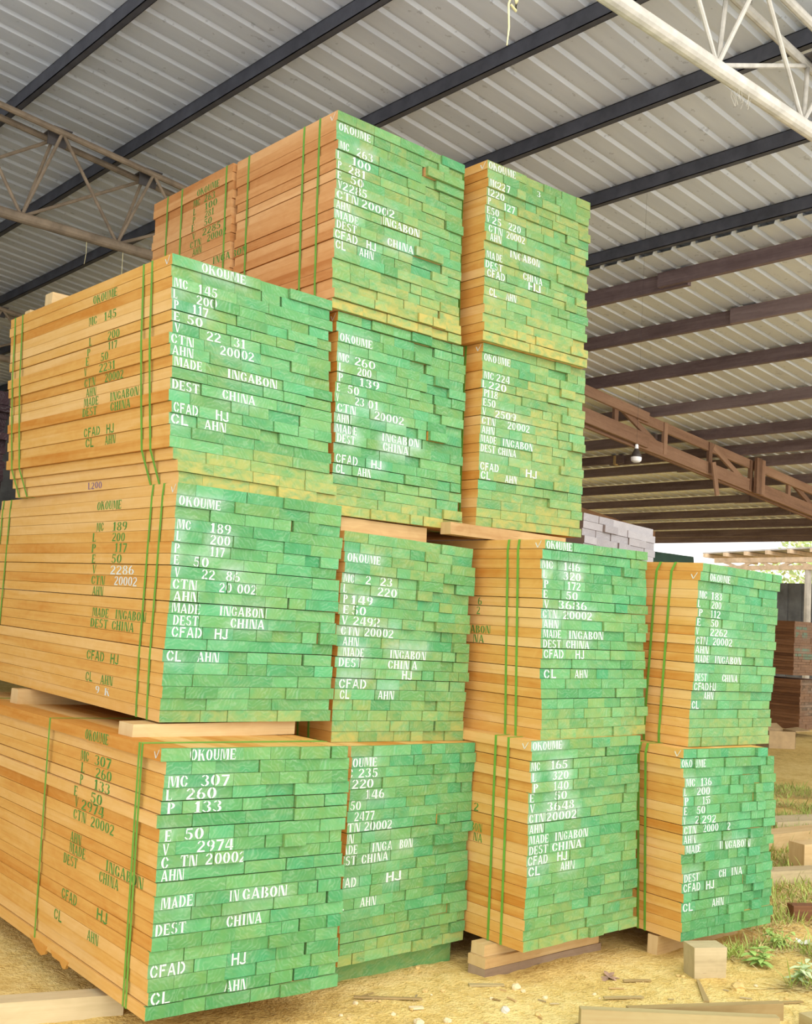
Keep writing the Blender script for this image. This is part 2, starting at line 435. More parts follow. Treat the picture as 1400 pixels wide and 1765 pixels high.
def timber_truss(y, x0, x1, label, full=True):
    e = thing('timber_truss', (x0, y, zroof(4.25, x0)), label, 'roof truss', 'red-brown timber trusses under the lower roof')
    top = lambda x: zroof(4.62, x0 + x) - zroof(4.25, x0); bot = lambda x: -SL * x
    Ltot = x1 - x0
    random.seed(int(y * 10))
    cuts = [0, Ltot * .28, Ltot * .52, Ltot * .76, Ltot]
    for k in range(4):
        a, b = cuts[k], cuts[k + 1]; dy = .03 if k % 2 else -.03
        mb = MB(); mb.bar((a - .2 * (k > 0), dy, top(a)), (b, dy, top(b)), .05, .15, col=(random.uniform(.1, .6), 0, 0, .5)); mb.build('top_chord', M['truss_wood'], e)
        mb = MB(); mb.bar((a - .2 * (k > 0), dy - .01, bot(a)), (b, dy - .01, bot(b)), .05, .21, col=(random.uniform(0, .6), 0, 0, .5)); mb.build('bottom_chord', M['truss_wood'], e)
        mb = MB(); mb.bar((a, .085, bot(a) - .05), (b, .085, bot(b) - .05), .05, .16, col=(.7, 0, 0, .5)); mb.build('rear_plank', M['truss_wood'], e)
    x = .7; i = 0
    while x < Ltot - .4:
        mb = MB(); mb.bar((x, .012, bot(x) - .08), (x, .012, top(x) + .06), .05, .09, up=(1, 0, 0), col=(random.random(), 0, 0, .5)); mb.build('web_post', M['truss_wood'], e)
        if i % 2 == 0:
            mb = MB(); mb.bar((x + .1, .02, top(x)), (x + 1.15, .02, bot(x + 1.15)), .04, .09, col=(random.random(), 0, 0, .5)); mb.build('web_brace', M['truss_wood'], e)
        x += 1.25; i += 1
    if full:
        x = 16.54 - x0
        mb = MB(); mb.bar((x, -.075, bot(x) - .13), (x + .01, -.075, top(x) + .12), .05, .17, up=(1, 0, 0), col=(.95, 0, 0, .5)); mb.build('splice_post', M['truss_wood'], e)
        mb = MB(); mb.bar((x + .14, -.075, bot(x) - .13), (x + .15, -.075, top(x) + .10), .05, .1, up=(1, 0, 0), col=(.2, 0, 0, .5)); mb.build('splice_post', M['truss_wood'], e)
        x = 15.2 - x0
        mb = MB(); mb.bar((x - .04, -.09, bot(x) + .09), (x + .10, -.09, bot(x) - .44), .03, .10, up=(1, 0, 0), col=(.05, 0, 0, .5)); mb.build('hanging_batten', M['truss_wood'], e)
    return e
timber_truss(10.03, 9.5, 23.6, 'long red-brown timber roof truss of paired planks crossing the right side under the purlins')
mb = MB(); mb.bar((0, 0, 0), (10.2, 0, -1.02), .08, .30, col=(.1, 0, 0, .5))
o = mb.build('timber_beam', M['truss_wood']); o.location = (12.0, 16.2, zroof(4.56, 12.0))
tag(o, 'far timber roof beam whose square end shows at the eave beside the grey pack', 'roof beam')

# ------------------------------------------------------------------ stencil lettering
def R(x0, y0, x1, y1): return [[(x0, y0), (x1, y0), (x1, y1), (x0, y1)]]
def RING(cx, cy, rx, ry, tx, ty, a0, a1):
    n = max(3, int(abs(a1 - a0) / 18)); out = []
    for i in range(n):
        p, q = math.radians(a0 + (a1 - a0) * i / n), math.radians(a0 + (a1 - a0) * (i + 1) / n)
        o = lambda a, rx, ry: (cx + rx * math.cos(a), cy + ry * math.sin(a))
        out.append([o(p, rx - tx, ry - ty), o(p, rx, ry), o(q, rx, ry), o(q, rx - tx, ry - ty)])
    return out
def glyphs(T, t, serif):
    s = .055 if serif else 0
    def foot(x0, x1, y): return R(x0 - .05, y, x1 + .05, y + s) if serif else []
    G = {}
    o = RING(.35, .5, .34, .5, T, t, 98, 262) + RING(.35, .5, .34, .5, T, t, -82, 82)
    G['O'] = (o, .7); G['0'] = (o, .7)
    c = RING(.36, .5, .35, .5, T, t, 98, 262) + RING(.36, .5, .33, .5, T * .8, t, 22, 80) + RING(.36, .5, .33, .5, T * .8, t, 280, 338)
    G['C'] = (c, .7)
    G['G'] = (c + R(.46, .08, .66, .44) , .72)
    G['D'] = (R(.03, 0, .03 + T, 1) + RING(.27, .5, .43, .5, T, t, -84, 84), .72)
    st = R(.04, 0, .04 + T, 1) + foot(.04, .04 + T, 0) + foot(.04, .04 + T, 1 - s)
    G['P'] = (R(.04, 0, .04 + T, 1) + foot(.04, .04 + T, 0) + RING(.29, .73, .35, .27, T, t, -86, 86), .66)
    G['R'] = (G['P'][0] + [[(.36, .46), (.36 + T, .46), (.72, 0), (.72 - T, 0)]], .74)
    G['B'] = (R(.04, 0, .04 + T, 1) + RING(.28, .76, .33, .24, T, t, -84, 84) + RING(.28, .26, .39, .26, T, t, -84, 84), .69)
    G['U'] = (R(.04, .32, .04 + T, 1) + R(.58 - t, .3, .6, 1) + RING(.32, .32, .28, .32, T * .8, t, 185, 262) + RING(.32, .32, .28, .32, t, t, 278, 356) + foot(.05, .2, 1 - s) + foot(.53, .58, 1 - s), .68)
    G['J'] = (R(.3, .26, .3 + T, 1) + RING(.22, .28, .26 + T / 4, .28, T * .7, t, 190, 345) + foot(.3, .3 + T, 1 - s), .56)
    G['S'] = (RING(.33, .74, .29, .26, T * .8, t, 30, 262) + RING(.33, .28, .31, .28, T * .85, t, -98, 82) + RING(.33, .28, .31, .28, T * .6, t, 195, 250), .68)
    G['2'] = (RING(.32, .7, .31, .3, T * .85, t, -28, 80) + RING(.32, .7, .31, .3, T * .6, t, 100, 168) + [[(.40, .58), (.60, .58), (.22, .15), (.03, .15)]] + R(.02, 0, .64, .13), .68)
    G['3'] = (RING(.3, .76, .28, .24, T * .8, t, -80, 80) + RING(.3, .76, .28, .24, T * .5, t, 100, 160) + RING(.3, .27, .32, .27, T * .9, t, -84, 80) + RING(.3, .27, .32, .27, T * .5, t, 195, 260), .65)
    G['5'] = (R(.12, .87, .58, 1) + R(.1, .52, .1 + t, .87) + RING(.3, .32, .32, .32, T * .9, t, -84, 105) + RING(.3, .32, .32, .32, T * .5, t, 195, 258), .66)
    six = RING(.34, .3, .32, .3, T * .85, t, 98, 262) + RING(.34, .3, .32, .3, T * .85, t, -82, 82) + RING(.44, .42, .42, .58, T * .85, t, 100, 172)
    G['6'] = (six, .68)
    G['9'] = ([[(.68 - x, 1 - y) for x, y in p] for p in six], .68)
    G['8'] = (RING(.33, .76, .27, .24, T * .75, t, 98, 262) + RING(.33, .76, .27, .24, T * .75, t, -82, 82) + RING(.33, .27, .32, .27, T * .85, t, 98, 262) + RING(.33, .27, .32, .27, T * .85, t, -82, 82), .66)
    G['1'] = (R(.2, .07, .2 + T, 1) + [[(.06, .78), (.2, .78), (.2, .98)]] + R(.06, 0, .5, .055), .56)
    G['4'] = ([[(.3, 1), (.38, 1), (.12, .36), (.02, .36)]] + R(.02, .22, .7, .33) + R(.42, 0, .42 + T, .18) + R(.42, .37, .42 + T, 1), .72)
    G['7'] = (R(.02, .85, .64, 1) + [[(.46, .81), (.64, .81), (.36, 0), (.17, 0)]], .66)
    x = .04 + T + .035
    G['E'] = (st + R(x, 1 - t, .6, 1) + R(x, .46, .5, .46 + t) + R(x, 0, .62, t) + (R(.55, .74, .6, 1) + R(.57, 0, .62, .26) if serif else []), .66)
    G['F'] = (st + R(x, 1 - t, .6, 1) + R(x, .46, .5, .46 + t) + (R(.55, .74, .6, 1) if serif else []), .63)
    G['L'] = (st + R(x, 0, .6, t) + (R(.55, 0, .6, .26) if serif else []), .62)
    G['T'] = (R(.27, 0, .27 + T, 1) + R(.01, 1 - t, .23, 1) + R(.31 + T, 1 - t, .73, 1) + foot(.27, .27 + T, 0) + (R(.01, .74, .06, 1) + R(.68, .74, .73, 1) if serif else []), .75)
    G['H'] = (R(.03, 0, .03 + T, 1) + R(.7 - T, 0, .7, 1) + R(.03 + T + .03, .46, .67 - T, .46 + t) + foot(.03, .03 + T, 0) + foot(.03, .03 + T, 1 - s) + foot(.7 - T, .7, 0) + foot(.7 - T, .7, 1 - s), .74)
    G['I'] = (R(.1, 0, .1 + T, 1) + foot(.1, .1 + T, 0) + foot(.1, .1 + T, 1 - s), .4)
    G['N'] = (R(.05, 0, .05 + t, 1) + [[(.09 + t, 1), (.09 + t + T, 1), (.66, 0), (.66 - T, 0)]] + R(.7, 0, .7 + t, 1) + foot(.05, .05 + t, 0) + foot(.7, .7 + t, 1 - s), .82)
    G['M'] = (R(.03, 0, .03 + t, 1) + [[(.08 + t, 1), (.08 + t + T, 1), (.5, .1), (.38, .1)]] + [[(.5, .1), (.55, .22), (.72, 1), (.64, 1)]] + R(.74, 0, .74 + T, 1) + foot(.03, .03 + t, 0) + foot(.74, .74 + T, 0), .98)
    G['A'] = ([[(.3, 1), (.38, .9), (.13, 0), (.03, 0)]] + [[(.32, 1), (.46, 1), (.76, 0), (.76 - T * 1.05, 0)]] + R(.2, .26, .46, .26 + t) + foot(.04, .13, 0) + foot(.58, .72, 0), .78)
    G['V'] = ([[(.0, 1), (T * 1.05, 1), (.46, 0), (.32, 0)]] + [[(.64, 1), (.74, 1), (.48, .06), (.42, .12)]] + foot(.05, .15, 1 - s) + foot(.64, .72, 1 - s), .76)
    G['K'] = (st + [[(x, .42), (x, .54), (.64, 1), (.54, 1)]] + [[(.32, .58), (.46, .68), (.76, 0), (.76 - T, 0)]], .77)
    return G
SERIF = glyphs(.2, .085, True)
SANS = glyphs(.155, .15, False)
def text_polys(s, u0, z0, u1, z1, h, sans=False):
    """convex polygons of a string whose letters span u0..u1, centred on z0..z1"""
    G = SANS if sans else SERIF
    tot = sum(G[c][1] + .10 for c in s) - .10
    k = (u1 - u0) / tot
    out = []; x = 0.0
    sl = (z1 - z0) / (u1 - u0) if abs(u1 - u0) > 1e-6 else 0
    for c in s:
        P, w = G[c]
        jz = random.uniform(-.0012, .0012)
        for p in P:
            out.append([(u0 + (x + px) * k, z0 + (x + px) * k * sl + (py - .5) * h + jz) for px, py in p])
        x += w + .10
    return out
def clip(poly, x0, x1, z0, z1):
    for ax, lim, sg in ((0, x0, 1), (0, x1, -1), (1, z0, 1), (1, z1, -1)):
        out = []
        for i in range(len(poly)):
            a, b = poly[i - 1], poly[i]
            ia, ib = (a[ax] - lim) * sg >= 0, (b[ax] - lim) * sg >= 0
            if ia != ib:
                t = (lim - a[ax]) / (b[ax] - a[ax]); out.append((a[0] + t * (b[0] - a[0]), a[1] + t * (b[1] - a[1])))
            if ib: out.append(b)
        poly = out
        if len(poly) < 3: return None
    return poly
def parse(txt):
    out = []
    for it in txt.split('|'):
        s, a, b, c, d = it.split(); out.append((s, float(a), float(b), float(c), float(d)))
    return out

# ------------------------------------------------------------------ timber packs
def hull(pts):
    pts = sorted(set(pts))
    def half(P):
        H = []
        for p in P:
            while len(H) > 1 and (H[-1][0] - H[-2][0]) * (p[1] - H[-2][1]) - (H[-1][1] - H[-2][1]) * (p[0] - H[-2][0]) <= 0: H.pop()
            H.append(p)
        return H
    a, b = half(pts), half(pts[::-1])
    return a[:-1] + b[:-1]

def make_pack(par, label, length=2.0, rows=20, per_row=6.4, seed=1, rowx={}, roww={}, yellow=None, base_yellow=.1, straps=(), end_text='', side_text='',
              check=None, spray=.35, end='green', side='okoume', strap_mat='strap', end_ink='white', side_ink='green_ink', bundles=1, group='strapped packs of green-ended timber',
              strap_w=.016, fine=True, parts=100, loose=.006, letter=.045, wrap=.022, base_gap=.0016, extra=()):
    x, y, z, psi, h, w, lx, ly, tu, tv = par
    rnd = random.Random(seed)
    e = thing('timber_pack', (x, y, z), label, 'timber pack', group, psi)
    def T(px, py, pz):
        c = pz / h; return (px + lx * c, py + ly * c, pz + tu * px + tv * py)
    pitch = h / rows
    boards = []                       # (x0,x1,z0,z1,y0,y1,row,col,bundle,color)
    for bi in range(bundles):
        ya, yb = (0, length) if bundles == 1 else ((0, length / 2 - .015) if bi == 0 else (length / 2 + .015, length))
        for r in range(rows):
            z1 = h - r * pitch; z0 = z1 - pitch + (.0016 if rnd.random() < .75 else .004)
            W = w + rnd.uniform(-.012, .012) + roww.get(r, 0)
            n = max(3, int(round(rnd.gauss(per_row, .8))))
            ws = [rnd.uniform(.62, 1.5) for _ in range(n)]; k = W / sum(ws)
            xx = rnd.uniform(-.006, .006) + rowx.get(r, 0) - (.012 if bi else 0)
            ry = rnd.gauss(0, .004)
            for c, q in enumerate(ws):
                ww = q * k
                gap = base_gap if rnd.random() < .88 else rnd.uniform(.006, .014)
                calm = .5 if xx < .5 and end_text else 1.0
                if calm < 1: gap = min(gap, .004)
                dy = max(-.022, min(.022, ry + rnd.gauss(0, loose) * calm))
                if rnd.random() < .025 and calm == 1: dy -= rnd.uniform(.01, .028)
                yel = base_yellow * rnd.uniform(.3, 1.7)
                if yellow and r in yellow: yel += yellow[r] * rnd.uniform(.5, 1.2)
                col = (rnd.random(), min(1, yel), 0, rnd.random())
                boards.append((xx, xx + ww - gap, z0, z1, ya + dy, yb + rnd.uniform(-.015, .015), r, c, bi, col))
                xx += ww
    sp = []
    strings = parse(end_text) if end_text else []
    for s, u0, zz0, u1, zz1 in strings:
        sp.append((u0, u1, (zz0 + zz1) / 2, spray * rnd.random() ** 1.6 * 1.2 + .03))
    def sprayed(px, pz):
        v = 0
        for u0, u1, zc, a in sp:
            dx = max(u0 - px, 0, px - u1) / .03; dz = (pz - zc) / .034
            v = max(v, a * math.exp(-dx * dx - dz * dz))
        return min(1, v)
    def add_board(mb, b):
        x0, x1, z0, z1, y0, y1, r, c, bi, col = b
        pu, pv = rnd.uniform(-.12, .12), rnd.choice((-1, 1)) * rnd.uniform(.02, .16)
        if bi == 0:
            na = max(2, int((x1 - x0) / .03)) if fine else 1; nb = 2 if fine else 1
            for i in range(na):
                for j in range(nb):
                    a0, a1 = x0 + (x1 - x0) * i / na, x0 + (x1 - x0) * (i + 1) / na
                    b0, b1 = z0 + (z1 - z0) * j / nb, z0 + (z1 - z0) * (j + 1) / nb
                    q = [(a0, b0), (a1, b0), (a1, b1), (a0, b1)]
                    xm, zm = (x0 + x1) / 2, (z0 + z1) / 2
                    cl = [(col[0], col[1], sprayed(*p) if sp else 0, col[3]) for p in q]
                    mb.face([T(p[0], y0, p[1]) for p in q], 1, [(p[0] - xm + pu, p[1] - zm + pv) for p in q], cl)
        o = rnd.uniform(0, 20)
        ln = y1 - y0
        for q, wd in (([(x0, y1, z0), (x0, y0, z0), (x0, y0, z1), (x0, y1, z1)], z1 - z0), ([(x1, y0, z0), (x1, y1, z0), (x1, y1, z1), (x1, y0, z1)], z1 - z0),
                      ([(x0, y0, z1), (x1, y0, z1), (x1, y1, z1), (x0, y1, z1)], x1 - x0), ([(x0, y1, z0), (x1, y1, z0), (x1, y0, z0), (x0, y0, z0)], x1 - x0)):
            if bi == 0 and wrap > 0 and not (c == 0 and q[0][0] == q[2][0] == x0):
                q2 = [(p[0], y0 if p[1] == y0 else y0 + wrap, p[2]) for p in q]
                mb.face([T(*p) for p in q2], 1, [(p[0] - x0 + pu + (p[1] - y0) * .5, p[2] - z0 + pv) for p in q2], (col[0] * .6, col[1] + .15, 0, col[3]))
                q = [(p[0], y0 + wrap if p[1] == y0 else p[1], p[2]) for p in q]
            if wd == z1 - z0: uv = [(abs(p[1]), o + p[2] - z0) for p in q]
            else: uv = [(abs(p[1]), o + p[0] - x0) for p in q]
            mb.face([T(*p) for p in q], 0, uv, col)
            o += 1.7
        q = [(x1, y1, z0), (x0, y1, z0), (x0, y1, z1), (x1, y1, z1)]
        mb.face([T(*p) for p in q], 1 if bi == bundles - 1 else 0, [(p[0] - x0 + pu, p[2] - z0 + pv) for p in q], col)
        if bi:
            q = [(x0, y0, z0), (x1, y0, z0), (x1, y0, z1), (x0, y0, z1)]
            mb.face([T(*p) for p in q], 0, None, col)
    order = sorted(boards, key=lambda b: -((20 if b[7] == 0 else 0) + (b[1] - b[0]) - (5 if b[8] else 0) * (b[7] > 0)))
    single, rest = order[:parts], order[parts:]
    for b in single:
        mb = MB(); add_board(mb, b); mb.build('board', [M[side], M[end]], e)
    if rest:
        mb = MB()
        for b in rest: add_board(mb, b)
        o = mb.build('board', [M[side], M[end]], e); o['kind'] = 'stuff'
    for sy in straps:
        pts = []
        for b in boards:
            if b[4] <= sy <= b[5]:
                for px in (b[0], b[1]):
                    for pz in (b[2], b[3]): pts.append((round(px, 4), round(pz, 4)))
        H = hull(pts); cx = sum(p[0] for p in H) / len(H); cz = sum(p[1] for p in H) / len(H)
        mb = MB(); lo, hi = [], []
        for px, pz in H:
            d = lambda k: (px + (k if px > cx else -k), pz + (k if pz > cz else -k))
            lo.append(d(.0008)); hi.append(d(.0022))
        n = len(H)
        for i in range(n):
            j = (i + 1) % n; a, b2 = sy - strap_w / 2, sy + strap_w / 2
            for q in ([(hi[i], a), (hi[j], a), (hi[j], b2), (hi[i], b2)], [(lo[i], a), (hi[i], a), (hi[j], a), (lo[j], a)][::-1], [(lo[i], b2), (hi[i], b2), (hi[j], b2), (lo[j], b2)]):
                mb.face([T(p[0], yy, p[1]) for p, yy in q])
        mb.build('strap', M[strap_mat], e)
    def snap(strings):
        # stencil lines sit on the board rows: nearest free row for each string
        lines = []
        for q in sorted(strings, key=lambda q: -(q[2] + q[4])):
            zm = (q[2] + q[4]) / 2; lo, hi = min(q[1], q[3]) - .002, max(q[1], q[3]) + .002
            for ln in lines:
                if abs(ln['z'] - zm) < .024 and all(hi < l2 or lo > h2 for l2, h2 in ln['u']):
                    ln['q'].append(q); ln['u'].append((lo, hi)); break
            else: lines.append(dict(z=zm, q=[q], u=[(lo, hi)]))
        for ln in lines: ln['z'] = sum((q[2] + q[4]) / 2 for q in ln['q']) / len(ln['q'])
        lines.sort(key=lambda l: -l['z'])
        zc = [h - (r + .49) * pitch for r in range(rows)]
        INF = 1e9; n = len(lines)
        best = [[INF] * (rows + 1) for _ in range(n + 1)]; back = {}
        for r in range(rows + 1): best[0][r] = 0
        for i in range(1, n + 1):
            for r in range(1, rows + 1):
                best[i][r] = best[i][r - 1]; back[i, r] = back.get((i, r - 1))
                c = best[i - 1][r - 1] + abs(zc[r - 1] - lines[i - 1]['z']) ** 2
                if c < best[i][r]: best[i][r] = c; back[i, r] = r - 1
        out = []; r = rows
        for i in range(n, 0, -1):
            row = back[i, r]; z = zc[row]; r = row
            for s, a, za, c, zb in lines[i - 1]['q']: out.append((s, a, z, c, z))
        return out
    def lettering(name, strings, face, ink, lab, hgt):
        for s, u0, zz0, u1, zz1 in snap(strings):
            mb = MB()
            if name.startswith('end'):
                row = [b for b in face if b[7] == 0 and b[2] <= zz0 <= b[3] + .005]
                if row and row[0][0] - .03 < u0 < row[0][0] + .010: sh = row[0][0] + .010 - u0; u0 += sh; u1 += sh
            star = s[0] == '*'; t = s.strip('*'); sans = t in ('CFAD', 'HJ', 'CL')
            for poly in text_polys(t, u0, zz0, u1, zz1, hgt * (1.08 if sans else 1), sans):
                for b in face:
                    if name.startswith('end'):
                        q = clip(poly, b[0] + .0008, b[1] - .0008, b[2] + .0008, b[3] - .0008)
                        if q: mb.face([T(p[0], b[4] - .0011, p[1]) for p in q], 1 if star else 0)
                    else:
                        q = clip(poly, b[4] + .002, b[5] - .002, b[2] + .0008, b[3] - .0008)
                        if q: mb.face([T(b[0] - .0011, p[0], p[1]) for p in q], 1 if star else 0)
            if mb.f:
                o = mb.build('stencilled_text', [M[ink], M['white']], e); o['label'] = lab
    random.seed(seed * 7 + 1)
    front = [b for b in boards if b[8] == 0]
    leftmost = [b for b in boards if b[7] == 0]
    if strings: lettering('end_lettering', strings, front, end_ink, 'stencilled lettering on the board ends', letter)
    if side_text: lettering('side_lettering', parse(side_text), leftmost, side_ink, 'dark stencilled lettering on the side of the pack', letter)
    for txt, face_, ink_, lab_ in extra:
        lettering('end' if face_ == 'end' else 'side', parse(txt), front if face_ == 'end' else leftmost, ink_, lab_, letter * .8)
    if check is not None:
        zc = h - pitch * (check + .5); b = [q for q in leftmost if q[6] == check and q[8] == 0][0]; k = .019
        mb = MB()
        for poly in ([(.062, zc + k * .5), (.055, zc + k * .55), (.040, zc - k * .9), (.046, zc - k)], [(.046, zc - k), (.040, zc - k * .9), (.014, zc + k * 1.1), (.018, zc + k * 1.15)]):
            mb.face([T(b[0] - .0012, p[0], p[1]) for p in poly])
        o = mb.build('check_mark', M['white'], e); o['label'] = 'white chalk tick'
    return e

# pack frames: x, y, z, turn, height, width, lean x, lean y, tilt x, tilt y; lettering spans; strap positions
PACKS = {
 'A1': (2.3018, 4.1004, 0.1229, -0.0351, 1.1034, 0.9625, -0.0147, -0.0024, -0.0160, -0.0080),
 'A2': (2.4643, 4.4856, 1.2854, -0.0299, 1.1110, 0.9574, -0.0067, -0.0021, -0.0047, 0.0071),
 'A3': (2.4253, 4.4992, 2.3972, 0.0038, 1.0942, 0.9490, -0.0515, 0.0632, -0.0043, 0.0067),
 'B4': (3.3276, 4.5593, 3.4532, 0.0016, 1.1012, 0.9561, -0.0295, 0.0303, 0.0036, -0.0070),
 'B3': (3.4146, 4.5542, 2.3530, 0.0048, 1.1002, 0.9558, -0.0233, 0.0305, 0.0039, -0.0066),
 'B2': (3.4739, 4.5080, 1.1654, -0.0120, 1.1055, 0.9540, 0.0013, -0.0054, -0.0167, 0.0000),
 'B1': (3.4820, 4.3350, 0.0820, 0.0620, 1.0834, 0.9360, 0.0040, 0.0060, -0.0167, 0.0000),
 'C4': (4.3934, 4.4808, 3.4981, -0.0044, 1.1053, 0.9509, -0.0336, 0.0131, 0.0210, 0.0000),
 'C3': (4.4521, 4.5102, 2.3957, 0.0025, 1.1025, 0.9526, -0.0096, 0.0137, 0.0211, 0.0000),
 'C2': (4.5345, 4.0032, 1.2106, 0.0020, 1.1041, 0.9552, -0.0224, 0.0340, 0.0088, 0.0016),
 'C1': (4.4338, 3.9623, 0.1083, -0.0024, 1.1025, 0.9553, -0.0057, 0.0113, 0.0082, 0.0018),
 'D2': (5.6106, 3.7876, 1.1666, 0.0227, 1.1083, 0.9549, 0.0122, -0.0312, -0.0123, 0.0104),
 'D1': (5.5016, 3.7190, 0.0697, -0.0294, 1.0963, 0.9530, -0.0340, -0.0017, -0.0140, 0.0104),
}
